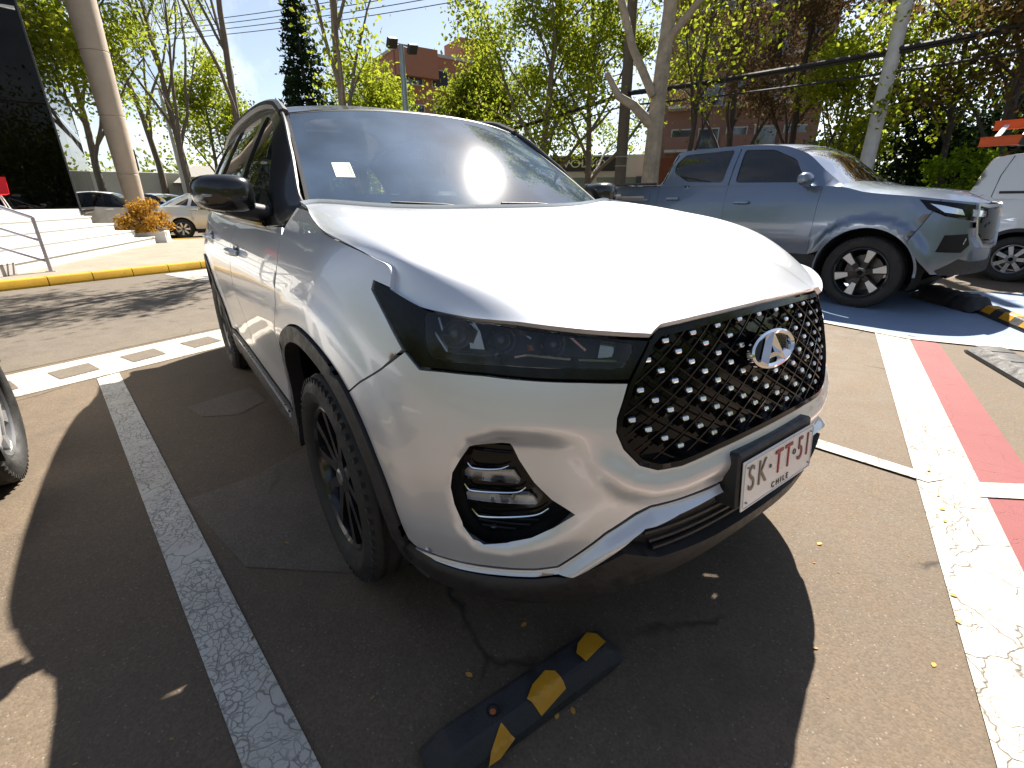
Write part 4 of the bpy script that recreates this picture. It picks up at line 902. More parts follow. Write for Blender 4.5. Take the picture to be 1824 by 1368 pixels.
panel('grille_frame', lambda s, z: pq.pt(s, z, -.03), gf, mat('frame_silver', (.62, .63, .65), .3, .8), pk, .04, holes=[gq+[(-a, b) for a, b in gq[::-1]][1:-1]], flip=True, skirt=.04)
mesh('bed_rail', [], [], None) if False else None
for g in (-1, 1):
    MB().box((-3.62, g*.90, 1.425), (1.24, .06, .035), None, .012).build('bed_rail', PLASTIC, pk)
    panel('bed_panel_crease', lambda s, z: pq.pt(s, z, -.006), [(a*g, b) for a, b in PX([(-3.08, 1.31), (-4.1, 1.34), (-4.1, 1.20), (-3.08, 1.17)])], PKP, pk, .06, flip=True, skirt=.006)
# white panel van at the right edge with ladders on its rack
van_sp = dict(name='panel_van', xf=1.0, xr=-3.5, hw=.91, axles=(0., -2.72), arch=.40, R=.33, rim=.21, sill=.34, zb=.25, zn=.95, wheel=PLAIN_W, h=.10, trim=True,
    zt=PCH([(1.0, .95), (.5, 1.02), (.1, 1.10), (-.3, 1.18), (-3.5, 1.18)]), doors=(-.35, -1.35, -2.30), cowl=-.05, hcrown=.06,
    belt=[(-.05, .82, 1.13), (-.5, .87, 1.18), (-3.47, .87, 1.18)], edge=[(-.05, .80, 1.14), (-.5, .74, 1.50), (-.9, .72, 1.76), (-1.4, .72, 1.80), (-3.0, .73, 1.79), (-3.28, .74, 1.75), (-3.47, .82, 1.20)],
    win=[[(-.55, 1.22), (-1.28, 1.22), (-1.28, 1.70), (-.92, 1.66)]], vlines=[[(-3.17, 1.2), (-3.15, 1.5), (-3.08, 1.77)], [(-1.34, 1.2), (-1.34, 1.74)]], roof=(-.95, -3.24), rcrown=.04, mirror=(-.60, 1.22), handles=((-1.2, 1.02), (-1.55, 1.02)), panelback=True, handlem=PLASTIC, mirrorm=PLASTIC)
van, vq, vsx, vboth, vC = make_car(van_sp, (2.68, 10.02, 0), 0, WHITEP)
tag(van, 'white panel van with a roof rack, cut off by the right edge behind the pickup', 'van')
for sd in (-1, 1):
    MB().box((-2.55, sd*(vC.y(np.array(-2.5), np.array(1.28))+.004), 1.27), (1.1, .02, .035), None, .006).build('door_track', PLASTIC, van)
    panel('tail_light', lambda s, z: vq.pt(s, z, -.006), [(a*sd, b) for a, b in ((vsx(-3.40), 1.17), (vsx(-3.49), 1.17), (vsx(-3.49), .80), (vsx(-3.42), .80))], mat('red_lamp', (.25, .008, .006)), van, .05, flip=True)
rk = MB()
for x in (-2.9, -1.9): rk.box((x, 0, 1.90), (.05, 1.5, .04), None, .01)
for x in (-2.9, -1.9):
    for y in (-.72, .72): rk.box((x, y, 1.86), (.06, .04, .10), None, .01)
rk.box((-2.4, -.66, 1.92), (1.6, .05, .03), None, .008); rk.build('roof_rack', PLASTIC, van)
ORANGE = mat('ladder_orange', (.72, .11, .014), .45, noise=.12)
ld = tag(empty('ladder', (.30, 9.42, 1.95)), 'orange ladder with white rungs strapped on the white van roof rack', 'ladder')
for y, z in ((-.14, .03), (.40, .29)):
    m_ = MB(); m_.box((.5, y, z), (3.3, .03, .125), None, .006); m_.box((.5, y-.015, z+.060), (3.3, .05, .010)); m_.box((.5, y-.015, z-.060), (3.3, .05, .010)); m_.build('side_rail', ORANGE, ld, smooth=False)
for x in np.arange(-1.0, 2.0, .30): MB().box((x, .13, .16), (.06, .58, .022), Matrix.Rotation(R(26), 3, 'X')).build('rung', mat('rung_white', (.75, .73, .7), .4), ld)
MB().box((-.62, -.16, .10), (.09, .06, .30), Matrix.Rotation(R(18), 3, 'Y')).build('ladder_clamp', PLASTIC, ld)
# pale cars on the street at the left
def sedan_sp(**kw):
    d = dict(name='parked_car', xf=.92, xr=-3.65, hw=.89, axles=(0., -2.68), arch=.385, R=.33, rim=.215, sill=.32, zb=.22, zn=.74, wheel=PLAIN_W, h=.14, trim=False,
        zt=PCH([(.92, .74), (.5, .83), (0, .91), (-.5, .965), (-1.2, .98), (-2.6, 1.03), (-3.0, 1.05), (-3.65, .98)]), doors=(-.45, -1.45, -2.35), cowl=-.45, hcrown=.05, deck=-3.0,
        belt=[(-.42, .82, .955), (-.8, .845, .97), (-2.6, .845, 1.03), (-3.05, .80, 1.05)], edge=[(-.42, .74, .985), (-.8, .66, 1.20), (-1.25, .58, 1.41), (-1.7, .565, 1.455), (-2.2, .57, 1.44), (-2.6, .60, 1.31), (-3.05, .70, 1.07)],
        win=[[(-.72, 1.01), (-1.40, 1.03), (-1.40, 1.385), (-1.22, 1.35)], [(-1.50, 1.035), (-2.33, 1.06), (-2.20, 1.37), (-1.50, 1.395)], [(-2.42, 1.07), (-2.78, 1.10), (-2.32, 1.33)]], roof=(-1.25, -2.28), rcrown=.035, mirror=(-.75, 1.03), handles=((-1.32, .92), (-2.25, .95)), bow=.2, bowr=.2)
    d.update(kw); return d
def hatch_sp(**kw):
    d = sedan_sp(xr=-3.25, axles=(0., -2.5), deck=None, hcrown=.05, zt=PCH([(.92, .80), (.5, .89), (0, .97), (-.5, 1.02), (-1.2, 1.04), (-2.5, 1.10), (-3.25, 1.10)]), zn=.80,
        belt=[(-.40, .80, 1.01), (-.8, .84, 1.03), (-2.4, .84, 1.10), (-3.12, .76, 1.10)], edge=[(-.40, .74, 1.03), (-.75, .67, 1.25), (-1.15, .60, 1.47), (-1.7, .585, 1.53), (-2.4, .58, 1.50), (-2.85, .60, 1.42), (-3.12, .68, 1.13)],
        win=[[(-.68, 1.07), (-1.35, 1.09), (-1.35, 1.46), (-1.14, 1.41)], [(-1.40, 1.09), (-2.15, 1.13), (-2.2, 1.45), (-1.40, 1.47)], [(-2.24, 1.14), (-2.62, 1.22), (-2.5, 1.40), (-2.27, 1.44)]], roof=(-1.15, -2.85), doors=(-.45, -1.4, -2.2), handles=((-1.25, .97), (-2.05, 1.0)), mirror=(-.72, 1.08), frame=BLACKPAINT)
    d.update(kw); return d
c1 = make_car(hatch_sp(), (-21.3, -.75, 0), R(84), WHITEP)[0]; tag(c1, 'white hatchback with black window frames parked behind the white steps', 'car')
c2 = make_car(sedan_sp(), (-19.7, 2.55, 0), R(86), mat('pale_silver_paint', (.62, .62, .60), .25, .5, 1.))[0]; tag(c2, 'pale silver sedan parked at the kerb beside the dry golden bush', 'car')
c3 = make_car(hatch_sp(), (-25.5, .6, 0), R(40), WHITEP)[0]; tag(c3, 'white car half hidden behind the dry golden bush and the column', 'car')
c4 = make_car(hatch_sp(hw=.92), (-25.5, -3.6, 0), R(-4), mat('blue_grey_paint', (.16, .22, .32), .3, .6, 1.))[0]; tag(c4, 'blue grey car partly hidden between the glass building and the white hatchback', 'car')
c5 = make_car(hatch_sp(wheel=dict(kind='plain', n=7, dark=mat('grey_rim', (.25, .25, .26)), light=mat('bright_rim', (.7, .7, .7), .25, .8), cap=GLOSS)), (-1.37, -2.79, 0), R(11), WHITEP)[0]; tag(c5, 'car at the left edge of which only a front wheel with pale spoked rim shows', 'car')

for o_ in c5.children:
    if o_.name.startswith('wheel') and o_.type == 'EMPTY' and o_.location.x > -.5 and o_.location.y > 0: o_.rotation_euler = (0, 0, R(-9))
# ------------------------------------------------------------------ ground and markings
def nodes(name):
    m = bpy.data.materials.new(name); m.use_nodes = True; nt = m.node_tree; b = nt.nodes['Principled BSDF']; tc = nt.nodes.new('ShaderNodeTexCoord'); return m, nt, b, tc
def N(nt, t, **kw):
    n = nt.nodes.new(t)
    for k, v in kw.items():
        if k.startswith('i'): n.inputs[int(k[1:])].default_value = v
        else: setattr(n, k, v)
    return n
def noise(nt, tc, sc, det=6, rough=.6):
    n = nt.nodes.new('ShaderNodeTexNoise'); n.inputs['Scale'].default_value = sc; n.inputs['Detail'].default_value = det; n.inputs['Roughness'].default_value = rough; nt.links.new(tc.outputs['Object'], n.inputs['Vector']); return n
def ramp(nt, src, a, b, lo=0., hi=1.):
    r = nt.nodes.new('ShaderNodeMapRange'); r.inputs[1].default_value = a; r.inputs[2].default_value = b; r.inputs[3].default_value = lo; r.inputs[4].default_value = hi; nt.links.new(src, r.inputs[0]); return r.outputs[0]
def mixc(nt, fac, a, b, mode='MIX'):
    m = nt.nodes.new('ShaderNodeMix'); m.data_type = 'RGBA'; m.blend_type = mode
    for i, v in ((0, fac), (6, a), (7, b)):
        if hasattr(v, 'links') or hasattr(v, 'is_linked'): nt.links.new(v, m.inputs[i])
        else: m.inputs[i].default_value = v if i == 0 else (*v, 1)
    return m.outputs[2]
def mth(nt, op, a, b):
    m = nt.nodes.new('ShaderNodeMath'); m.operation = op
    for i, v in ((0, a), (1, b)):
        if hasattr(v, 'is_linked'): nt.links.new(v, m.inputs[i])
        else: m.inputs[i].default_value = v
    return m.outputs[0]
def crack_mask(nt, tc, scale, w, warp=.25, wscale=3.):
    nz = noise(nt, tc, wscale, 5); mp = nt.nodes.new('ShaderNodeMix'); mp.data_type = 'RGBA'; mp.blend_type = 'ADD'; mp.inputs[0].default_value = warp
    nt.links.new(tc.outputs['Object'], mp.inputs[6]); nt.links.new(nz.outputs['Color'], mp.inputs[7])
    v = nt.nodes.new('ShaderNodeTexVoronoi'); v.feature = 'DISTANCE_TO_EDGE'; v.inputs['Scale'].default_value = scale; nt.links.new(mp.outputs[2], v.inputs['Vector'])
    return ramp(nt, v.outputs['Distance'], 0, w, 1, 0)
def asphalt(name, base, warm):
    m, nt, b, tc = nodes(name)
    big = noise(nt, tc, .55, 8, .6); mid = noise(nt, tc, 6, 8, .7); fine = noise(nt, tc, 210, 3, .8)
    c = mixc(nt, ramp(nt, big.outputs[0], .35, .68), base, warm)
    c = mixc(nt, 1., c, mixc(nt, ramp(nt, mid.outputs[0], .3, .7), (.80, .80, .80), (1.14, 1.14, 1.14)), 'MULTIPLY')
    v = nt.nodes.new('ShaderNodeTexVoronoi'); v.inputs['Scale'].default_value = 150; nt.links.new(tc.outputs['Object'], v.inputs['Vector'])
    sepn = nt.nodes.new('ShaderNodeSeparateColor'); nt.links.new(v.outputs['Color'], sepn.inputs[0])
    c = mixc(nt, 1., c, mixc(nt, ramp(nt, sepn.outputs[0], 0, 1), (.84, .84, .84), (1.16, 1.16, 1.15)), 'MULTIPLY')
    peb = mth(nt, 'MULTIPLY', ramp(nt, sepn.outputs[1], .955, .965), ramp(nt, v.outputs['Distance'], .45, .30)); c = mixc(nt, mth(nt, 'MULTIPLY', peb, .4), c, (.30, .28, .25))
    cr = mth(nt, 'MULTIPLY', crack_mask(nt, tc, .55, .008, .35, 1.4), ramp(nt, noise(nt, tc, .9, 3).outputs[0], .52, .60)); c = mixc(nt, mth(nt, 'MULTIPLY', cr, .8), c, (.018, .016, .014))
    oil = ramp(nt, noise(nt, tc, 1.3, 4).outputs[0], .64, .76); c = mixc(nt, mth(nt, 'MULTIPLY', oil, .35), c, (.04, .036, .032))
    nt.links.new(c, b.inputs['Base Color']); nt.links.new(ramp(nt, mid.outputs[0], .3, .7, .72, .95), b.inputs['Roughness']); b.inputs['Specular IOR Level'].default_value = .35
    bp = N(nt, 'ShaderNodeBump'); bp.inputs['Strength'].default_value = .38; bp.inputs['Distance'].default_value = .004
    h = mth(nt, 'ADD', mth(nt, 'MULTIPLY', fine.outputs[0], .6), mth(nt, 'SUBTRACT', mth(nt, 'MULTIPLY', v.outputs['Distance'], -.5), mth(nt, 'MULTIPLY', cr, 2.))); nt.links.new(h, bp.inputs['Height']); nt.links.new(bp.outputs[0], b.inputs['Normal'])
    return m
def roadpaint(name, base, wear_to, cracks=(9, .05), wear=.62, crack_amt=.9, crack_lo=.42, dirt=(.78, .76, .72)):
    m, nt, b, tc = nodes(name)
    n1 = noise(nt, tc, 2.2, 8, .65); n2 = noise(nt, tc, 38, 5, .7); n3 = noise(nt, tc, 240, 3, .7)
    c = mixc(nt, ramp(nt, n1.outputs[0], .3, .7), base, tuple(x*y for x, y in zip(base, dirt)))
    cr = mth(nt, 'MULTIPLY', crack_mask(nt, tc, cracks[0], cracks[1], .12, 4.), ramp(nt, noise(nt, tc, 3.1, 4).outputs[0], crack_lo, crack_lo+.12))
    big = mth(nt, 'MULTIPLY', crack_mask(nt, tc, cracks[0]*.22, cracks[1]*.35, .3, 2.), 1.)
    cr = mth(nt, 'MAXIMUM', cr, big)
    chip = mth(nt, 'MULTIPLY', ramp(nt, n2.outputs[0], wear, wear+.04), ramp(nt, n1.outputs[0], .42, .60))
    c = mixc(nt, mth(nt, 'MULTIPLY', ramp(nt, n3.outputs[0], .56, .72), .35), c, wear_to)
    c = mixc(nt, mth(nt, 'MULTIPLY', mth(nt, 'MAXIMUM', cr, chip), crack_amt), c, wear_to)
    nt.links.new(c, b.inputs['Base Color']); b.inputs['Roughness'].default_value = .75; b.inputs['Specular IOR Level'].default_value = .3
    bp = N(nt, 'ShaderNodeBump'); bp.inputs['Strength'].default_value = .5; bp.inputs['Distance'].default_value = .004
    nt.links.new(mth(nt, 'SUBTRACT', n3.outputs[0], mth(nt, 'MULTIPLY', cr, 3.)), bp.inputs['Height']); nt.links.new(bp.outputs[0], b.inputs['Normal']); return m
ASPH = asphalt('asphalt', (.102, .078, .056), (.127, .095, .066)); ASPH2 = asphalt('asphalt_patch', (.126, .103, .082), (.134, .108, .085)); ASPH3 = asphalt('asphalt_worn', (.108, .091, .074), (.124, .103, .081))
WHITE_OLD = roadpaint('old_white_paint', (.60, .58, .54), (.16, .145, .13), (44, .085), .60, .75, .36)
WHITE_LOT = roadpaint('white_paint', (.46, .43, .385), (.085, .072, .06), (19, .035), .68, .85, .46)
RED_LOT = roadpaint('faded_red_paint', (.20, .060, .062), (.17, .11, .10), (14, .01), .68, .6, .6, (.9, .8, .8)); BLUE_LOT = roadpaint('blue_paint', (.19, .26, .38), (.14, .16, .20), (8, .01), .70, .5, .6, (.85, .85, .9))
YELLOW_K = roadpaint('kerb_yellow', (.52, .30, .015), (.20, .13, .05), (6, .01), .64, .8, .6); PAVER = roadpaint('paving', (.27, .235, .19), (.15, .13, .10), (5, .02), .66, .5, .5)
g = MB(); g.add([(-900, -900, 0), (900, -900, 0), (900, 900, 0), (-900, 900, 0)], [(0, 1, 2, 3)]); tag(g.build('ground', ASPH, smooth=False), kind='structure')
ZL = [.004]
def sheet(name, poly, m, z):
    P, T = cut(np.array(poly, float), .5, (), 0, .5) if False else (np.array(poly, float), None)
    n = len(P); a = area(P); o = mesh(name, [(x, y, z) for x, y in (P if a > 0 else P[::-1])], [tuple(range(n))], m, None, False); tag(o, kind='structure'); return o
L1 = np.array([-.369, .929]); LS = np.array([.9923, .1237])
sheet('asphalt_patch', [(-1.019, -.746), (-.848, -1.049), (-.80, -1.34), (-.20, -1.2), (.15, -.8), (-.1, -.2), (-.9, -.2)], ASPH2, .003)
sheet('asphalt_patch', [(-2.12, -.88), (-1.98, -1.26), (-1.76, -1.20), (-1.66, -1.02), (-1.80, -.84)], ASPH2, .003)
sheet('asphalt_patch', [(-8.4, -6), (-3.55, -8), (-3.55, -2.4), (-4.25, -.6), (-6, 4), (-10, 3), (-9.6, -.6)], ASPH3, .003)
# left bay line, chequered band, far bay lines
sheet('bay_line', [(-3.05, -1.625), (1.4, -1.073), (1.4, -1.203), (-2.98, -1.750)], WHITE_OLD, .006)
c0 = np.array([-3.479, -2.337]); c1_ = np.array([-2.837, -2.236]); tdir = L1
def cb(t, w): return tuple(c0*(1-w)+c1_*w+tdir*t)
sheet('chequered_band', [cb(-6, 0), cb(7, 0), cb(7, 1), cb(-6, 1)], WHITE_LOT, .004)
for k in range(-6, 9):
    t = .26+k*.463; sheet('dark_square', [cb(t, .32), cb(t+.255, .28), cb(t+.30, .70), cb(t+.06, .74)], ASPH3, .008)
sheet('road_marking', [(-9.137, -1.135), (-7.493, -.612), (-7.4, 1.2), (-9.8, .4)], WHITE_LOT, .006)
# right hand markings
wl0, wl1 = np.array([1.525, .064]), np.array([-.012, 4.029]); wr0, wr1 = np.array([1.60, .512]), np.array([.207, 4.16])
dl = (wl1-wl0)/np.linalg.norm(wl1-wl0); dr = (wr1-wr0)/np.linalg.norm(wr1-wr0)
sheet('wide_white_line', [tuple(wl0-dl*4), tuple(wl1), tuple(wl1+dl*1.6), tuple(wr1+dr*1.6), tuple(wr1), tuple(wr0-dr*4)], WHITE_LOT, .006)
sheet('red_strip', [tuple(wr0-dr*4), tuple(wr1), (.404, 4.21), (1.287, 1.932), (1.90, .35), (3.55, -3.9)], RED_LOT, .004)
sheet('cross_line', [(.05, 1.372), (1.10, 1.466), (1.06, 1.372), (.05, 1.245)], WHITE_LOT, .0095)
sheet('cross_line', [(1.18, 1.532), (1.194, 1.55), (1.323, 1.698), (1.80, 2.24), (1.88, 2.12), (1.347, 1.539), (1.26, 1.443), (1.23, 1.41)], WHITE_LOT, .0095)
sheet('blue_bay', [(-4.8, 4.1), (.3, 4.30), (1.6, 4.95), (.9, 6.6), (.37, 7.9), (-.4, 7.45), (-4.8, 7.2)], BLUE_LOT, .0075)
sheet('blue_bay_edge', [(-4.8, 4.08), (-.495, 4.19), (.194, 4.14), (1.7, 4.84), (1.7, 4.96), (.19, 4.25), (-.495, 4.286), (-4.8, 4.2)], WHITE_LOT, .011)
sheet('blue_bay_edge', [(-4.8, 7.2), (-.23, 7.45), (.37, 7.93), (1.6, 8.9), (1.6, 9.05), (.35, 8.06), (-.25, 7.58), (-4.8, 7.33)], WHITE_LOT, .011)
# yellow kerb and pavement
kd = L1; k0 = np.array([-8.53, -3.13]); kn = np.array([-.929, -.369])
def kp(t, w): return tuple(k0+kd*t+kn*w)
pav = [kp(-.55, .16), kp(6.2, .16), (-13, 4.4), (-17.0, 3.4), (-17.1, -.55), (-26, -2.6), (-26, -16), (-12, -16), (-8.6, -9)]
q = MB().prism([(float(a), float(b)) for a, b in pav], -.05, .125); tag(q.build('pavement', PAVER, smooth=False), kind='structure')
kb = MB()
for i in range(12):   # kerb stones
    t0, t1 = -.55+i*.56, -.55+(i+1)*.56-.012
    if i == 0: t0 = -.55
    st_ = MB(); V = [(*kp(t, w), z) for t in (t0, t1) for w, z in ((0, -.03), (.012, .128), (.03, .142), (.155, .142), (.158, -.03))]
    st_.add(V, [(0, 1, 6, 5), (1, 2, 7, 6), (2, 3, 8, 7), (3, 4, 9, 8), (4, 3, 2, 1, 0), (5, 6, 7, 8, 9)])
    if i == 0: kroot = tag(empty('yellow_kerb', (0, 0, 0)), 'yellow painted kerb along the pavement in front of the white steps', 'kerb')
    st_.build('kerb_stone', YELLOW_K, kroot, angle=60)
gk = MB(); V = [(*kp(t, w), z) for t in (-4.5, -.57) for w, z in ((0, -.03), (.012, .128), (.03, .142), (.155, .142), (.158, -.03))]; gk.add(V, [(0, 1, 6, 5), (1, 2, 7, 6), (2, 3, 8, 7), (3, 4, 9, 8), (4, 3, 2, 1, 0), (5, 6, 7, 8, 9)]); tag(gk.build('grey_kerb', mat('kerb_concrete', (.32, .31, .29), .9, noise=.2), angle=60), 'grey unpainted kerb stones left of the yellow kerb', 'kerb')
# back kerb at the street
fk = MB().prism([(-17.15, -.6), (-17.0, -.6), (-16.9, 3.45), (-17.05, 3.45)], -.02, .14); tag(fk.build('yellow_kerb', YELLOW_K, smooth=False), 'faded orange kerb at the far edge of the pavement by the silver sedan', 'kerb')
# ------------------------------------------------------------------ white steps, platform, rail, planter, column
STEP = mat('white_step', (.56, .555, .54), .6, noise=.06, nscale=3, bump=.1, bscale=60)
sp0 = np.array([-9.95, -2.99]); sp1 = np.array([-15.57, -1.087]); se = (sp1-sp0)/np.linalg.norm(sp1-sp0); sn = np.array([-.319, -.948])
steps = tag(empty('white_steps', (-12.5, -3, .12)), 'broad white steps leading up to the dark glass building', 'steps')
def stp(name, k, z0, z1, shrink_):
    a = sp0-se*4.5+sn*.34*k; b = sp1+sn*.34*k-se*shrink_; c = b+sn*7; d = a+sn*7; m_ = MB(); n_ = .012
    m_.prism([tuple(p-np.array([-12.5, -3])) for p in (a, b, c, d)], z0-.12, z1-.12-.03); m_.prism([tuple(p-np.array([-12.5, -3])) for p in (a-sn*.02, b-sn*.02+se*.02, c+se*.02, d)], z1-.12-.029, z1-.12); o = m_.build(name, STEP, steps, smooth=False); return o
for k, (z0, z1) in enumerate(((.12, .31), (.30, .50), (.49, .69), (.68, .88))): stp('step', k, z0, z1, .25*k)
MB().prism([tuple(np.array(p)-np.array([-12.5, -3])) for p in ((-9.3, -5.4), (-15.6, -2.45), (-18, -9), (-11, -12))], .755, .93).build('plinth', STEP, steps, smooth=False)
vent = MB().prism([tuple(sp0-se*1.9-sn*.02), tuple(sp0-se*.28-sn*.02), tuple(sp0-se*.28+sn*.06), tuple(sp0-se*1.9+sn*.06)], .13, .30); tag(vent.build('step_vent', mat('vent_grey', (.36, .33, .32), .6), smooth=False), 'grey panel set in the riser of the lowest white step', 'panel')
rail = tag(empty('hand_rail', (-9.68, -2.66, .12)), 'grey steel hand rail with three bars beside the white steps', 'railing'); RL = mat('rail_steel', (.36, .34, .38), .35, .6)
dv_ = np.array([-.10, -1.0]); dv_ /= np.linalg.norm(dv_)
MB().box((0, 0, .44), (.05, .05, .88), None, .008).build('post', RL, rail); MB().box((0, 0, .008), (.14, .14, .016), None, .004).build('base_plate', RL, rail)
for z in (.86, .50, .17): MB().tube([(0, 0, z), (dv_[0]*3.2, dv_[1]*3.2, z+1.55)], .022 if z < .8 else .03, 8).build('rail_bar', RL, rail)
pl_ = tag(empty('planter', (-16.1, -1.1, .12)), 'white concrete planter at the end of the white steps', 'planter')
MB().prism([(-.45, -.9), (.30, -.75), (.40, .28), (-.45, .42)], 0, .30).build('planter_box', mat('planter_white', (.66, .66, .66), .7, noise=.08), pl_, smooth=False)
MB().prism([(-.38, -.8), (.24, -.66), (.32, .2), (-.38, .34)], .28, .306).build('soil', mat('soil', (.06, .04, .025), .95), pl_, smooth=False)
COLM = mat('column_stone', (.40, .335, .275), .75, noise=.12, nscale=2.5, bump=.15, bscale=40)
cl_ = tag(empty('column', (-17.6, -1.30, .12)), 'tall round beige stone column rising behind the white steps', 'column')
zz = [-.1, 1.85, 3.35, 4.9, 6.5, 9.5]
for i in range(len(zz)-1):
    ra_ = lambda z: .245+(z-1.0)*.020
    MB().lathe([(ra_(zz[i])-.012, zz[i]+.0), (ra_(zz[i]), zz[i]+.015), (ra_(zz[i+1]), zz[i+1]-.02), (ra_(zz[i+1])-.012, zz[i+1]-.005)], 40, 'z').build('drum', COLM, cl_)
    MB().lathe([(ra_(zz[i+1])-.016, zz[i+1]-.02), (ra_(zz[i+1])-.016, zz[i+1]+.02)], 40, 'z').build('joint', mat('joint_dark', (.05, .04, .035), .9), cl_)
# ------------------------------------------------------------------ dark glass building
gb = tag(empty('glass_building', (-15.52, -2.46, .9)), 'dark glass fronted building at the left edge above the white steps', 'building')
GL = glass('facade_glass', (.06, .07, .07), .002, (.2, .22, .22), ior=1.28); FRM = mat('facade_frame', (.03, .032, .035), .4)
for j in range(5):
    for i in range(5):
        y0 = -.02-i*1.5; z0 = .1+j*2.4; off = .12*i
        fo = MB(); x0 = .10*(-y0); x1 = .10*(-y0+1.46)
        fo.add([(x0, y0, z0), (x1, y0-1.46, z0), (x1, y0-1.46, z0+2.36), (x0, y0, z0+2.36)], [(0, 1, 2, 3)]); fo.build('glass_pane', GL, gb, smooth=False)
    for i in range(4):
        x0 = -.04-i*2.0; fo = MB(); fo.add([(x0, .01, .1+j*2.4), (x0-1.96, .01, .1+j*2.4), (x0-1.96, .01, .1+j*2.4+2.36), (x0, .01, .1+j*2.4+2.36)], [(0, 1, 2, 3)]); fo.build('glass_pane', GL, gb, smooth=False)
for i in range(6): MB().box((.10*i*1.5-.03, -i*1.5, 6.1), (.05, .035, 12.2)).build('mullion', FRM, gb, smooth=False)
MB().prism([(.72, -7.6), (-8, -7.6), (-8, -.05), (-.08, -.05)], .0, .06).build('floor_slab', mat('inner_floor', (.12, .11, .10), .5), gb, smooth=False)
for z in (4.9, 9.6, 12.2): MB().prism([(.64, -7.6), (-8, -7.6), (-8, -.08), (-.10, -.08)], z, z+.25).build('floor_slab', mat('ceiling_slab', (.3, .3, .3), .8), gb, smooth=False)
MB().prism([(-5.2, -7.5), (-5.4, -7.5), (-5.4, -.2), (-5.2, -.2)], .06, 12).build('inner_wall', mat('inner_wall', (.10, .07, .05), .8), gb, smooth=False)
MB().box((-1.2, -1.15, 2.5), (.35, .35, 4.9)).build('inner_pillar', mat('inner_pillar', (.16, .10, .075), .7), gb, smooth=False)
MB().tube([(.30, -7.5, 4.35), (-.02, -.05, 4.35)], .05, 6).build('glass_rail', mat('rail_pale', (.5, .52, .52), .4), gb)
ch_ = tag(empty('chair', (-14.55, -3.85, .93)), 'bright red shell chair on thin legs in front of the dark glass', 'chair'); REDC = mat('chair_red', (.62, .012, .014), .35)
G = np.array([[(-.24+.5*u*u*(1 if v_ < 0 else .2)+(.18*v_ if v_ > 0 else 0)*-1+.06*(2*a_-1)**2, .30*(2*a_-1), .46+(.36*v_ if v_ > 0 else .03*v_)) for a_ in np.linspace(0, 1, 9)] for v_, u in zip(np.linspace(-1, 1, 11), np.linspace(1, 0, 11))])
so = grid_mesh('seat_shell', G, REDC, ch_, skirt=.012)
for sx_, sy_ in ((1, 1), (1, -1), (-1, 1), (-1, -1)): MB().tube([(.10*sx_, .16*sy_, .44), (.22*sx_, .26*sy_, 0)], .011, 6).build('leg', mat('chair_leg', (.75, .73, .7), .4), ch_)
# low white wall and the tiled kiosk behind the parked cars
wl_ = MB().box((-33, -2.2, 1.35), (.3, 9, 2.7), None, .02); tag(wl_.build('boundary_wall', mat('wall_white', (.70, .70, .70), .8, noise=.05)), 'long low white wall behind the parked pale cars', 'wall')
ks = tag(empty('kiosk', (-33, 2.6, 0)), 'small kiosk with grey tiled roof and open timber front behind the sedan', 'kiosk')
MB().box((0, 0, 1.1), (2.2, 3.4, 2.2)).build('wall', mat('kiosk_brown', (.10, .06, .045), .8), ks, smooth=False); m_ = MB(); m_.add([(-1.5, -2.1, 2.15), (1.5, -2.1, 2.15), (1.5, 2.1, 2.15), (-1.5, 2.1, 2.15), (0, -.9, 3.1), (0, .9, 3.1)], [(0, 1, 4), (1, 2, 5, 4), (2, 3, 5), (3, 0, 4, 5), (3, 2, 1, 0)]); m_.build('roof', mat('kiosk_roof', (.28, .27, .26), .8, noise=.2), ks, smooth=False)
for y in np.linspace(-1.6, 1.6, 6): MB().box((1.18, y, 1.05), (.1, .12, 2.1)).build('post', mat('kiosk_post', (.40, .36, .32), .7), ks, smooth=False)
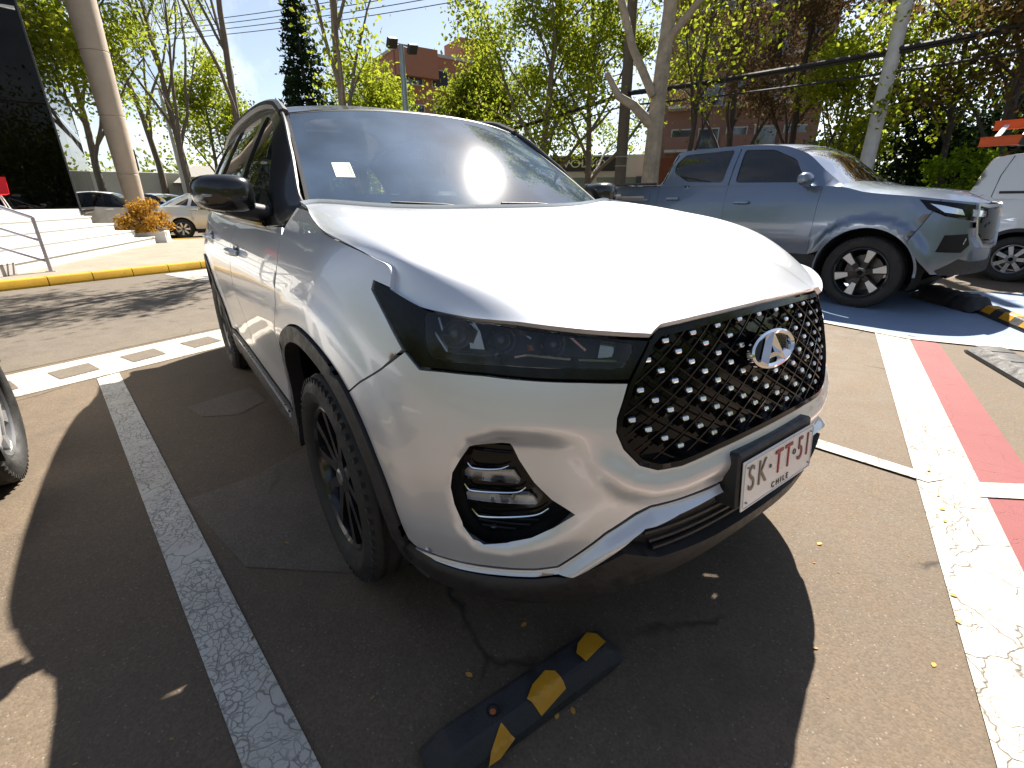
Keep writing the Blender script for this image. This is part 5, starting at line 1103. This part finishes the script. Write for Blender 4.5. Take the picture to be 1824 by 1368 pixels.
# ------------------------------------------------------------------ wheel stops
RUB = mat('stop_rubber', (.022, .022, .024), .7, noise=.35, nscale=20, bump=.25, bscale=150); YST = mat('stop_yellow', (.50, .24, .012), .5, noise=.12, nscale=20)
def stopper(p0, p1, w, h, label, patches, group=None, lumps=0., name='wheel_stop'):
    p0 = np.array(p0); p1 = np.array(p1); L = np.linalg.norm(p1-p0); a = math.atan2(p1[1]-p0[1], p1[0]-p0[0]); r = tag(empty(name, (p0[0], p0[1], .006), None, a), label, 'wheel stop', group)
    nx_ = 50; prof = [(-w/2, 0), (-w/2+.004, h*.35), (-w*.30, h*.93), (-w*.22, h), (w*.22, h), (w*.30, h*.93), (w/2-.004, h*.35), (w/2, 0)]; rng = np.random.default_rng(int(L*1000)); G = []
    for i in range(nx_+1):
        x = L*i/nx_; e = min(1, min(x, L-x)/(h*1.0)+.0); lz = 1+lumps*(rng.random()-.3)+lumps*.8*math.sin(i*.9); G.append([(x, y*(1-.10*(1-e)+lumps*.4*math.sin(i*.7)), z*(.25+.75*e)*lz) for y, z in prof])
    bo = grid_mesh('body', np.array(G), RUB, r, flip=True); bo.data.set_sharp_from_angle(angle=R(14 if not lumps else 40))
    for (x0, x1, cn) in patches:   # yellow reflective patches on the sloping face and top
        c_ = cn*w; q_ = [(-1.0, 0), (.85, 0), (1.0, .35), (.9, 1.0), (-.5, 1.0), (-1.05, .55)]; m_ = MB(); pts = []
        for u, t in q_:
            x = (x0+x1)/2+(x1-x0)/2*u; s_ = t; y = (-w/2+.004+(w*.70-.004)*s_)*cn; zq = np.interp(abs(y), [0, w*.22, w*.30, w/2-.004], [h, h, h*.93, h*.35]); pts.append((x, y, zq))
        # split at the profile kinks so the patch hugs the rubber
        ys_ = [w/2-.004, w*.30, w*.22, -w*.20]; zs_ = [h*.35, h*.93, h, h]; V = []; Fc = []
        for i_, (yy_, z_) in enumerate(zip(ys_, zs_)):
            sh_x = [.0, .10, .12, .30][i_]; V += [(x0+(x1-x0)*sh_x*.8, -cn*yy_*-1 if False else -yy_*cn, z_+.003), (x1-(x1-x0)*sh_x*.35, -yy_*cn, z_+.003)]
        Fc = [(2*i_, 2*i_+1, 2*i_+3, 2*i_+2) for i_ in range(3)]; m_.add(V, Fc); m_.build('yellow_patch', YST, r, smooth=False)
    return r, L
s1, L_ = stopper((.785, -.405), (.772, -.98), .128, .060, 'black rubber wheel stop with three peeling yellow patches under the silver car nose', [], None)
for nm_, pts in (('yellow_patch', [(.765, -.471), (.785, -.452), (.819, -.450), (.828, -.535), (.796, -.540), (.776, -.515)]), ('yellow_patch', [(.784, -.640), (.80, -.620), (.842, -.618), (.850, -.705), (.816, -.724), (.795, -.690)]), ('yellow_patch', [(.823, -.806), (.853, -.787), (.868, -.84), (.866, -.87), (.845, -.85)])):
    mw = s1.matrix_basis.inverted() if False else Matrix.Translation(s1.location) @ Matrix.Rotation(s1.rotation_euler.z, 4, 'Z'); inv_ = mw.inverted(); V = []; 
    P_, T_ = cut(np.array(pts), .012, (), 0, .012)
    for p in P_:
        l = inv_ @ Vector((p[0]-.012, p[1], 0)); y = l.y; zq = float(np.interp(abs(y), [0, .128*.22, .128*.30, .060], [.060, .060, .060*.93, .060*.35])); V.append((l.x, y, zq+.0040))
    o = mesh('yellow_patch', V, [tuple(t) for t in T_], YST, s1, False)
MB().lathe([(.016, .0015), (.013, .001), (.011, -.02), (0, -.02)], 20, 'z').build('bolt_hole', mat('hole_black', (.004, .004, .004), .9), s1, loc=(.40, .0, .0605)); MB().lathe([(0, .006), (.006, .005), (.009, 0)], 8, 'z').build('anchor_bolt', mat('rust', (.35, .10, .03), .8), s1, loc=(.402, .002, .0585))
s2, L_ = stopper((-.40, 6.75), (.36, 6.02), .34, .15, 'lumpy worn black rubber wheel stop in front of the pickup wheel', [], None, .12)
s3, L_ = stopper((.34, 6.10), (1.6, 4.15), .19, .10, 'black and yellow striped wheel stop in sun at the right edge of the blue bay', [], None)
for k in range(6):
    x0 = .12+k*.36; h = .10; w = .19; V = []
    for y, z in ((-w/2+.003, h*.36), (-w*.30, h*.94), (-w*.22, h), (w*.22, h), (w*.30, h*.94), (w/2-.003, h*.36)): V += [(x0, y, z+.003), (x0+.19, y, z+.003)]
    mesh('yellow_band', V, [(2*i, 2*i+1, 2*i+3, 2*i+2) for i in range(5)], YST, s3, False)
s4, L_ = stopper((.71, 4.17), (1.75, 2.55), .30, .07, 'plain black ribbed rubber wheel stop beside the faded red strip', [], None)
for k in range(5): MB().box((.25+k*.27, 0, .0705), (.012, .14, .006)).build('rib', mat('hole_black', (.004, .004, .004)), s4, smooth=False)
# ------------------------------------------------------------------ litter on the ground
V = []; Fc = []; lit = random.Random(11)
for k in range(240):
    if k < 230: x, y = lit.uniform(-3.5, 1.6), lit.uniform(-2.6, 1.2)
    elif k < 330: t = lit.random(); x, y = 1.525-1.537*t+.10+lit.gauss(0, .03), .064+3.965*t+lit.gauss(0, .03)
    else: x, y = lit.uniform(.3, 1.8), lit.uniform(0, 4.5)
    s = lit.uniform(.0022, .0055)*(1.7 if lit.random() < .12 else 1); a = lit.uniform(0, 6.28); n0 = len(V)
    for (u, v_, h) in ((-1, 0, .2), (-.3, .5, .5), (.6, .4, .8), (1, 0, .3), (.4, -.5, .4), (-.4, -.45, .1)): V.append((x+s*(u*math.cos(a)-v_*math.sin(a)), y+s*(u*math.sin(a)+v_*math.cos(a)), (.0095 if -.01 < x-1.525+(y-.064)*.3876 < .3 or abs(y-(-1.245+(x+.0)*.129)) < .07 else .0015)+s*h*.35))
    Fc.append(tuple(range(n0, n0+6)))
tag(mesh('leaf_litter', V, Fc, mat('dry_leaf', (.24, .14, .05), .8, noise=.5, nscale=9), None, False), kind='stuff')
V = []; Fc = []
for (x, y) in ((1.03, 1.50), (1.12, 1.28), (1.16, 1.17), (1.19, 1.08), (1.32, .62), (1.36, .50), (.95, .55), (1.36, .27), (.58, -.56), (.86, -.62), (.845, -.66), (-.25, -1.05), (.15, -1.35), (.62, -.78)):
    s = lit.uniform(.009, .014); a = lit.uniform(0, 6.28); n0 = len(V)
    for (u, v_, h) in ((-1, 0, .3), (-.3, .55, .7), (.5, .5, 1.), (1, 0, .4), (.3, -.55, .5), (-.4, -.45, .1)): V.append((x+s*(u*math.cos(a)-v_*math.sin(a)), y+s*(u*math.sin(a)+v_*math.cos(a)), (.0095 if -.01 < x-1.525+(y-.064)*.3876 < .3 or abs(y-(-1.245+(x+.0)*.129)) < .07 else .0015)+s*h*.25))
    Fc.append(tuple(range(n0, n0+6)))
tag(mesh('fallen_leaves', V, Fc, mat('golden_leaf', (.45, .24, .04), .7), None, False), kind='stuff')
# ------------------------------------------------------------------ brick blocks and shop behind the trees
BRK = mat('brick_orange', (.30, .12, .07), .85, noise=.12, nscale=6); BRK2 = mat('brick_brown', (.19, .10, .075), .85, noise=.15, nscale=5); CONC = mat('concrete_pale', (.38, .36, .34), .8, noise=.1); WIN = mat('window_dark', (.03, .04, .06), .08, 0, .8)
def block(name, loc, rz, w, d, h, wall, label, rows, cols, w0, ww, hh, z0, dz, extra=None, balc=False):
    r = tag(empty(name, loc, None, rz), label, 'building'); MB().box((0, d/2, h/2), (w, d, h)).build('wall', wall, r, smooth=False)
    MB().box((0, d/2, h+.12), (w+.2, d+.2, .3)).build('roof', CONC, r, smooth=False)
    for j in range(rows):
        for i in range(cols):
            x = -w/2+w0+i*(w-2*w0)/max(1, cols-1); z = z0+j*dz; f = MB().box((x, -.02, z), (ww, .12, hh)).build('window', CONC, r, smooth=False); MB().box((x, -.05, z), (ww-.2, .09, hh-.2)).build('pane', WIN, f, smooth=False)
            if balc and i % 2 == 0: MB().box((x, -.65, z-hh/2-.1), (ww+.8, 1.3, .2)).build('balcony', CONC, r, smooth=False); MB().box((x, -1.28, z-hh/2+.45), (ww+.8, .06, .9)).build('balcony_front', wall, r, smooth=False)
    return r
az = lambda x, y: math.atan2(y-CAM.y, x-CAM.x)
b1 = block('brick_building', (-50.5, 29, 0), az(-50.5, 29)+R(-62), 13, 10, 15.2, BRK, 'orange brick apartment block with a taller stair tower above the trees', 4, 4, 2., 2.0, 1.7, 3., 3.4)
MB().box((4.2, 4.4, 8.8), (3.4, 4, 18.6)).build('stair_tower', BRK, b1, smooth=False); MB().box((-4.2, -.3, 14.3), (4.4, 1.0, 2.6)).build('roof_box', BRK, b1, smooth=False)
b2 = block('brick_building', (-22.2, 38.3, 0), az(-22.2, 38.3)+R(-84), 11.5, 10, 21, BRK2, 'tall brown brick apartment tower with balconies behind the bare trees', 6, 5, 1.6, 1.6, 1.6, 2.6, 3.1, balc=True)
b3 = tag(empty('shop', (-19.0, 20.3, 0), None, az(-19.0, 20.3)+R(-90)), 'white shop front with a dark name sign across the street', 'shop')
MB().box((-1.0, 2.0, 1.75), (6.5, 4, 3.5)).build('wall', mat('shop_white', (.66, .66, .66), .7), b3, smooth=False); MB().box((-1.2, -.08, 3.05), (4.2, .12, .75), None, .01).build('sign_board', mat('sign_black', (.03, .03, .035), .5), b3, smooth=False)
for x in (-3.4, -1.6, .2, 1.6): MB().box((x, -.03, 1.3), (1.3, .08, 2.1)).build('window', mat('shop_glass', (.20, .25, .28), .1, 0, .5), b3, smooth=False)
text_obj('sign_letters', 'VOLVO', .58, Matrix.Translation((-1.2, -.16, 3.05)) @ Matrix.Rotation(R(90), 4, 'X'), mat('sign_letter', (.75, .75, .75), .5), b3, .02, 1.25)
MB().box((1.95, -.30, 1.9), (.5, .06, .95)).build('side_sign', mat('sign_blue', (.05, .07, .12), .5), b3, smooth=False)
rw = MB().box((-15.4, 22.4, 1.6), (3.6, .35, 3.2), Matrix.Rotation(az(-14.6, 23)+R(-80), 3, 'Z')); tag(rw.build('brick_wall', mat('brick_red', (.17, .055, .035), .9, noise=.2, nscale=9), smooth=False), 'plain red brick wall behind the big plane tree trunk', 'wall')
# ------------------------------------------------------------------ poles, lamps, wires
PC = mat('pole_concrete', (.52, .52, .53), .6, noise=.14, nscale=6); PW = mat('pole_wood', (.13, .105, .085), .85, noise=.25, nscale=8); GREY = mat('lamp_grey', (.30, .36, .42), .4, .5)
p = tag(empty('concrete_pole', (-3.91, 13.86, 0)), 'pale leaning concrete pole standing behind the pickup windscreen', 'pole'); MB().tube([(0, 0, 0), (0, 0, 4), (-.0, 0, 9.5)], [.175, .155, .12], 20).build('shaft', PC, p)
p2 = tag(empty('utility_pole', (-11.25, 12.92, 0)), 'dark timber utility pole left of the big plane tree trunk', 'pole'); MB().tube([(0, 0, 0), (0, 0, 4), (0, 0, 8.2)], [.21, .19, .15], 14).build('shaft', PW, p2)
for z in (2.3, 2.6, 4.4): MB().lathe([(.205, z-.02), (.215, z), (.205, z+.02)], 16, 'z').build('band', mat('band_steel', (.4, .4, .4), .4, .7), p2)
MB().box((0, 0, 7.6), (.12, 2.0, .12), Matrix.Rotation(R(70), 3, 'Z')).build('cross_arm', PW, p2, smooth=False)
fl = tag(empty('flood_light', (-18.46, 8.16, 0)), 'grey post with two square floodlights above the car roof', 'lamp post'); MB().tube([(0, 0, 0), (0, 0, 6.75)], [.13, .10], 14).build('post', GREY, fl)
fd = np.array([-.30, 1, 0]); fd /= np.linalg.norm(fd)
MB().tube([tuple(-fd*.55+np.array([0, 0, 6.7])), tuple(fd*.55+np.array([0, 0, 6.7]))], .03, 8).build('cross_arm', GREY, fl)
for s in (-1, 1):
    h_ = MB().box(tuple(fd*.5*s+np.array([.12, 0, 6.68])), (.16, .42, .34), Matrix.Rotation(R(35), 3, 'Y') @ Matrix.Rotation(R(15), 3, 'Z'), .02).build('lamp_head', mat('lamp_dark', (.03, .03, .035), .5), fl); 
sl = tag(empty('street_lamp', (-28.5, .77, 0)), 'thin white street lamp pole between the column and the sedan', 'lamp post'); MB().tube([(0, 0, 0), (-.02, -.03, 3), (-.05, -.1, 6.0)], [.10, .085, .06], 12).build('post', mat('lamp_white', (.72, .72, .72), .4), sl); MB().box((-.05, .15, 6.05), (.18, .7, .10), None, .03).build('lamp_head', mat('lamp_white', (.72, .72, .72)), sl)
tl = tag(empty('traffic_light', (-30, -1.0, 0)), 'traffic light with a green signal in front of the left trees', 'traffic light'); MB().tube([(0, 0, 0), (0, 0, 2.6)], .06, 8).build('post', mat('lamp_dark', (.03, .03, .035)), tl); MB().box((.08, 0, 3.1), (.25, .32, .95), None, .03).build('signal_box', mat('lamp_dark', (.03, .03, .035)), tl)
for k, (c_, nm) in enumerate((((.02, .5, .25), 'green_lamp'), ((.12, .07, .01), 'amber_lamp'), ((.14, .01, .01), 'red_lamp'))): MB().lathe([(0, .03), (.08, .02), (.1, 0)], 16, 'z').build(nm, mat(nm+'_lens', c_, .2), tl, loc=(.2, 0, 2.8+.3*k)).rotation_euler = (0, R(90), 0)
WIRE = mat('cable_black', (.012, .012, .012), .6)
def cable(a, b, sag, r, label, group, n=26):
    a, b = Vector(a), Vector(b); P = [a.lerp(b, t)-Vector((0, 0, 4*sag*t*(1-t))) for t in np.linspace(0, 1, n)]; o = MB().tube([q-P[n//2] for q in P], r, 6).build('overhead_cable', WIRE, None, loc=tuple(P[n//2])); tag(o, label, 'cable', group); return o
for k, (dz, r, lb) in enumerate(((0, .055, 'thickest black cable of the bundle crossing behind the concrete pole'), (-.10, .035, 'cable hanging just under the thickest black cable'), (-.62, .03, 'lower single cable sagging under the thick cable bundle'))):
    cable((-11.2, 12.85, 4.55+dz*.6), (9, 15.5, 5.30+dz), .42, r, lb, 'cables between the poles on the right')
    cable((-11.2, 12.85, 4.55+dz*.6), (-40, 11.5, 5.0+dz), .8, r*.8, lb.replace('crossing behind the concrete pole', 'running left from the utility pole').replace('cable hanging just under', 'cable running left under').replace('lower single cable sagging under', 'lower single cable left of the pole under'), 'cables left of the utility pole')
for k in range(4): cable((-11.2, 12.85, 4.75+.14*k), (-40, 12.3+.5*k, 5.6+.5*k), .9, .016, ('lowest', 'second lowest', 'second highest', 'highest')[k]+' thin cable fanning left from the utility pole across the leaves', 'thin cables left of the utility pole')
for k in range(4): cable((-40, 2+k*.1, 10.6+.28*k), (-8.5, 19, 9.6+.3*k), .5, .018, ('lowest', 'second lowest', 'second highest', 'highest')[k]+' thin cable crossing the sky over the orange brick block', 'thin cables crossing the sky')
for k in range(4): cable((-24, 21, 9.3+.75*k), (14, 24, 10.8+.8*k), .5, .016, ('lowest', 'second lowest', 'second highest', 'highest')[k]+' thin cable high in the sky past the concrete pole', 'thin high cables on the right')
# ------------------------------------------------------------------ trees and plants
BARK = mat('bark_grey', (.15, .125, .10), .9, noise=.3, nscale=7, bump=.3, bscale=30); BARKP = mat('bark_plane', (.36, .30, .23), .85, noise=.35, nscale=3.5, bump=.2, bscale=25); BARKD = mat('bark_dark', (.055, .045, .04), .9, noise=.3, nscale=8)
LEAF = {'spring': emit_free_leaf('leaf_spring', (.17, .23, .016), (.34, .37, .035), .62), 'mid': emit_free_leaf('leaf_mid', (.12, .165, .016), (.25, .28, .028), .6), 'dark': emit_free_leaf('leaf_dark', (.012, .024, .011), (.026, .042, .018), .25),
    'brown': emit_free_leaf('leaf_brown', (.100, .066, .038), (.17, .12, .055), .4), 'red': emit_free_leaf('leaf_red', (.085, .050, .028), (.18, .13, .04), .5), 'bush': emit_free_leaf('leaf_golden', (.30, .16, .025), (.50, .28, .05), .35), 'lime': emit_free_leaf('leaf_lime', (.14, .23, .014), (.22, .32, .02), .55)}
def leaves_mesh(name, C_, size, m, parent, rng, aspect=1.0):
    n = len(C_); a = rng.normal(size=(n, 3)); a /= np.linalg.norm(a, axis=1)[:, None]; b = rng.normal(size=(n, 3)); b -= (a*b).sum(1)[:, None]*a; b /= np.linalg.norm(b, axis=1)[:, None]
    s = size*rng.uniform(.55, 1.3, n)[:, None]; u = a*s*aspect; v = b*s*.62
    c = np.cross(a, b)*s*.18
    V = np.stack([C_-u, C_-u*.1+v+c, C_+u, C_-u*.1-v+c], 1).reshape(-1, 3); F_ = np.arange(4*n).reshape(n, 4)
    me = bpy.data.meshes.new(name); me.from_pydata(V.tolist(), [], F_.tolist()); at = me.attributes.new('tone', 'FLOAT', 'FACE'); at.data.foreach_set('value', np.clip(rng.normal(.5, .28, n), 0, 1).astype(np.float32)); me.update()
    return link(name, me, m, parent)
def grow(rng, base, h, r0, lean, levels, spread, n_limb, limb_from=.35, up=.35, gnarl=.10, limb_len=.42, forks=3, tg=None):
    """limbs as (points, radii) and the twig points that carry leaves"""
    out = []; tips = []
    def branch(p, d, L, r, lv):
        n = max(4, int(L/.35)); pts = [p.copy()]; d = d/np.linalg.norm(d)
        for i in range(n):
            d = d+rng.normal(0, tg if (tg is not None and lv == 0) else gnarl, 3)+np.array([0, 0, up*.06 if lv else 0]); d /= np.linalg.norm(d); p = p+d*L/n; pts.append(p.copy())
        rr = np.linspace(r, max(r*(.35 if lv else .30), .006), n+1); out.append((pts, rr))
        if lv >= levels-1:
            for q in pts[1:]: tips.append(q)
        if lv < levels-1:
            k = n_limb if lv == 0 else forks; f0 = limb_from if lv == 0 else .3
            for j in range(k):
                t = f0+(1-f0)*(j+rng.uniform(.1, .9))/k; i = min(n, int(t*n)); q = pts[i]; ang = rng.uniform(0, 2*math.pi) if lv else (j*2.4+rng.uniform(-.5, .5)); dd = pts[i]-pts[max(0, i-1)]; dd /= np.linalg.norm(dd)
                s = np.array([math.cos(ang), math.sin(ang), 0]); e = spread*rng.uniform(.7, 1.25); nd = dd*math.cos(e)+s*math.sin(e)+np.array([0, 0, up*.3])
                branch(q, nd, L*limb_len*rng.uniform(.75, 1.3)*(1.25-.55*t if lv == 0 else 1), rr[i]*.58, lv+1)
    branch(np.zeros(3), np.array([lean[0], lean[1], 1.]), h, r0, 0); return out, np.array(tips)
def tree(loc, h, r0, label, leaf, n_leaf, lsize, seed, bark=BARK, lean=(0, 0), levels=4, spread=.75, n_limb=8, limb_from=.35, up=.5, gnarl=.10, limb_len=.42, forks=3, scatter=.35, group=None, name='tree', extra=None, minr=.0, tg=.03):
    rng = np.random.default_rng(seed); r = tag(empty(name, loc), label, 'tree', group); br, tips = grow(rng, loc, h, r0, lean, levels, spread, n_limb, limb_from, up, gnarl, limb_len, forks, tg)
    m_ = MB()
    for pts, rr in br:
        if rr[0] > minr: m_.tube(pts, list(rr), 10 if rr[0] > .08 else (6 if rr[0] > .03 else 4), cap=False)
    for pts, rr in (extra or []): m_.tube(pts, rr, 10)
    m_.build('trunk', bark, r)
    n_leaf = int(n_leaf*1.75); lsize *= 1.08
    if n_leaf:
        # clumps: a few twigs carry many leaves, others few
        w = rng.gamma(.7, 1, len(tips)); w /= w.sum(); idx = rng.choice(len(tips), n_leaf, p=w); Cc = tips[idx]+rng.normal(0, scatter, (n_leaf, 3))*np.array([1, 1, .8]); leaves_mesh('crown', Cc, lsize, LEAF[leaf], r, rng)
    return r
def bush(loc, dims, label, leaf, n, lsize, seed, name='bush', cat_='bush', stems=True, tilt=0., group=None, holes=.0):
    rng = np.random.default_rng(seed); r = tag(empty(name, loc), label, cat_, group); k = max(6, n//110); cl = rng.normal(size=(k, 3)); cl /= np.linalg.norm(cl, axis=1)[:, None]; cl *= rng.uniform(.35, 1., (k, 1))**.6; cl[:, 2] = np.abs(cl[:, 2]) if stems else cl[:, 2]
    Cc = cl[rng.integers(0, k, n)]*np.array(dims)/2*np.array([1, 1, 2 if stems else 1])+rng.normal(0, 1, (n, 3))*np.array(dims)*.075; Cc[:, 2] = np.maximum(Cc[:, 2], .02); leaves_mesh('foliage', Cc, lsize, LEAF[leaf], r, rng)
    if stems:
        m_ = MB()
        for i in range(min(k, 40)): m_.tube([(cl[i, 0]*dims[0]*.06, cl[i, 1]*dims[1]*.06, 0), tuple(cl[i]*np.array(dims)/2*np.array([.5, .5, 1])), tuple(cl[i]*np.array(dims)/2*np.array([1, 1, 2]))], [.02, .014, .006], 4, cap=False)
        m_.build('stems', BARKD, r)
    return r
def at(px, dist, z=0.):   # a bearing in the photograph and a distance give a place on the ground
    d = _r*((px-912)/845.42)+_u*((684-356)/845.42)+_f; d = Vector((d.x, d.y, 0)).normalized(); return (CAM.x+d.x*dist, CAM.y+d.y*dist, z)
bush((-16.05, -1.22, .42), (1.1, 1.25, 1.0), 'dry golden orange bush in the white planter', 'bush', 2600, .045, 3, 'dry_bush')
# the big plane tree behind the pickup with a forked limb and a broken stub
T9 = (-7.98, 10.5, 0)
tree(T9, 11, .26, 'big pale barked plane tree with a forked limb behind the pickup bed', 'spring', 4200, .085, 91, BARKP, (0, 0), 4, .8, 8, .40, .4, .06, .34, 3, .32, name='plane_tree', minr=.008, tg=.006,
     extra=[([(0, 0, 3.0), (-.45, -.38, 3.55), (-.8, -.62, 3.8), (-1.05, -.86, 4.35)], [.14, .12, .10, .075]), ([(-.05, -.1, 3.75), (-.55, -.5, 4.9), (-.95, -.95, 6.6), (-1.1, -1.5, 8.6), (-1.0, -2.2, 10.5)], [.12, .10, .085, .06, .03])])
tree(at(55, 26), 10, .20, 'leafy green tree behind the corner of the dark glass building', 'spring', 6000, .085, 12, BARK, (.02, .05), 4, .8, 10, .2, .4, .08, .42, 3, .40)
tree(at(190, 30), 10, .17, 'leafy tree right behind the beige column', 'spring', 6000, .085, 13, BARK, (0, .03), 4, .75, 9, .22, .4, .08, .42, 3, .42)
tree(at(352, 29), 11, .18, 'sparse young leafed tree with several thin upright trunks behind the sedan', 'spring', 3300, .075, 14, BARK, (-.05, -.12), 4, .5, 8, .15, .7, .06, .55, 3, .30)
tree(at(395, 32), 6.5, .12, 'bright yellow green tree low behind the sedan', 'spring', 5200, .08, 15, BARK, (0, 0), 4, .85, 9, .2, .3, .09, .45, 3, .36)
tree(at(450, 27), 13.5, .19, 'tall nearly bare tree with forked grey limbs behind the roof of the silver car', 'mid', 900, .06, 16, BARK, (-.03, -.10), 5, .5, 6, .26, .7, .06, .55, 3, .30, minr=.005)
tree(at(300, 34), 12, .18, 'thin tall tree with spreading bare twigs between column and sedan', 'spring', 1500, .07, 17, BARK, (.0, .05), 5, .6, 7, .3, .6, .07, .5, 3, .35, minr=.006)
tree(at(632, 12), 8.6, .105, 'two stemmed young tree behind the front edge of the car roof', 'spring', 3600, .05, 18, BARK, (.0, -.04), 4, .55, 9, .22, .6, .05, .36, 3, .22)
tree(at(690, 30), 6.2, .16, 'bushy bright spring green tree behind the floodlight post', 'spring', 9000, .085, 19, BARK, (0, 0), 4, .9, 12, .12, .3, .08, .45, 3, .42)
tree(at(870, 27), 6.3, .17, 'round leafy tree in front of the orange brick block', 'mid', 9500, .085, 20, BARK, (0, 0), 4, .9, 12, .15, .3, .08, .44, 3, .40)
tree(at(960, 22), 9.5, .17, 'dense leafy tree with hanging shoots left of the plane tree', 'spring', 9500, .075, 21, BARK, (0, 0), 4, .8, 12, .12, .35, .08, .42, 3, .38)
tree(at(1045, 24), 10, .16, 'leafy tree between the utility pole and the dense tree', 'mid', 7500, .075, 22, BARK, (0, 0), 4, .8, 11, .12, .35, .08, .42, 3, .38)
tree(at(1285, 24), 10.5, .16, 'brown twiggy tree with dry leaves in front of the brick tower', 'brown', 10500, .06, 23, BARKD, (0, 0), 5, .75, 10, .10, .4, .08, .44, 3, .32, minr=.006)
tree(at(1390, 22), 9.0, .14, 'brown tree with few green leaves right of the brick tower', 'brown', 6500, .065, 24, BARKD, (0, 0), 5, .7, 10, .10, .4, .08, .42, 3, .32, minr=.006)
tree(at(1215, 17.5), 7.5, .10, 'thin tree with scattered yellow leaves in front of the red brick wall', 'spring', 900, .07, 25, BARKD, (0, 0), 4, .7, 8, .25, .4, .09, .42, 3, .35)
tree(at(1478, 18), 4.6, .10, 'many stemmed yellow green shrub tree beside the pickup windscreen', 'spring', 3600, .065, 26, BARKD, (0, 0), 4, .75, 10, .12, .5, .08, .45, 3, .25)
for k, px in enumerate((1525, 1640, 1700)): tree(at(px, (27, 25, 29)[k]), (10.5, 11, 9)[k], .09, ('tall upright tree with bare wand like stems left of the concrete pole', 'tall upright tree with bare wand like stems right of the concrete pole', 'thin bare upright tree near the reddish tree')[k], 'brown', (1300, 1800, 900)[k], .05, 30+k, BARKD, (0, 0), 4, .28, 12, .12, .9, .04, .55, 3, .2, minr=.004)
tree(at(1765, 17), 6.6, .11, 'reddish leaved tree above the white van', 'red', 5200, .065, 34, BARKD, (-.05, 0), 4, .8, 10, .15, .4, .09, .45, 3, .33)
tree(at(1755, 21), 9, .10, 'slim green leafed tree rising behind the reddish tree', 'mid', 1700, .065, 35, BARKD, (0, 0), 4, .6, 9, .35, .4, .08, .36, 3, .25)
tree(at(1665, 18), 5.6, .10, 'yellow green tree in front of the dark evergreen right of the concrete pole', 'spring', 1500, .065, 36, BARKD, (0, 0), 4, .8, 9, .2, .4, .09, .45, 3, .35)
# dark evergreens and hedge
for k, (px, d, w, h, lb) in enumerate(((1610, 23, 5.5, 5.2, 'large dark evergreen mass behind the concrete pole'), (1745, 24, 5.5, 4.6, 'dark evergreen mass behind the reddish tree'), (1500, 27, 4.5, 4.4, 'dark evergreen mass behind the yellow green shrub tree'), (1850, 20, 4.5, 4.4, 'dark evergreen mass at the right edge above the van'))):
    bush(at(px, d), (w, w, h), lb, 'dark', 8500, .10, 40+k, 'evergreen', 'evergreen tree')
for k, (px, d) in enumerate(((1560, 19.5), (1650, 19), (1740, 18.5), (1830, 17.5))): bush(at(px, d), (3.0, 2.0, 1.9), ('clipped dark hedge section just left of the concrete pole', 'clipped dark hedge section behind the pickup bonnet', 'clipped dark hedge section behind the van rear', 'clipped dark hedge section beyond the van roof rack')[k], 'dark', 4200, .07, 50+k, 'hedge', 'hedge')
bush(at(1690, 16.5, 1.3), (1.5, 1.2, 1.25), 'bright lime green shrub above the dark hedge', 'lime', 1500, .06, 55, 'shrub', 'shrub')
rngp = random.Random(5)
for k, (px, d, h) in enumerate(((572, 33, 13.0), (548, 36, 8.5))):   # dark conifer
    r = tag(empty('conifer', at(px, d)), ('tall dark conifer behind the two stemmed tree', 'short dark conifer left of the tall conifer')[k], 'tree'); MB().tube([(0, 0, 0), (0, 0, h)], [.2, .03], 8).build('trunk', BARKD, r); C_ = []; rg = np.random.default_rng(60+k); m_ = MB()
    for z in np.arange(1.2, h-.3, .36):
        for j in range(8):
            a = rg.uniform(0, 6.28); L = (h-z)*.20*rg.uniform(.6, 1.2)+.2; e = (L*math.cos(a), L*math.sin(a), z-.15*L); m_.tube([(0, 0, z), e], [.02, .006], 3, cap=False); n = int(16*L+8); t = rg.uniform(.15, 1, n)[:, None]; C_.append(np.array([0, 0, z])*(1-t)+np.array(e)*t+rg.normal(0, .10, (n, 3)))
    m_.build('boughs', BARKD, r); leaves_mesh('crown', np.vstack(C_), .11, LEAF['dark'], r, rg, 1.5)
# far backdrop of trees along the street, one mass
rg = np.random.default_rng(77); C_ = []
for az_ in np.arange(0, 360, 1.6):
    back = abs((az_-323.8+180) % 360-180) < 95; d = (38 if back else 50)+rg.uniform(-5, 8); b = np.array((CAM.x+d*math.cos(R(az_)), CAM.y+d*math.sin(R(az_)), 0)); w = rg.uniform(1.5, 3.0); h = rg.uniform(7.0, 12.0) if back else rg.uniform(3.0, 6.0); n = 1300 if back else 420; C_.append(b+np.stack([rg.normal(0, w, n), rg.normal(0, w, n), np.abs(rg.normal(h*.5, h*.28, n))], 1))
tag(leaves_mesh('treeline', np.vstack(C_), .19, LEAF['mid'], None, rg), kind='stuff')
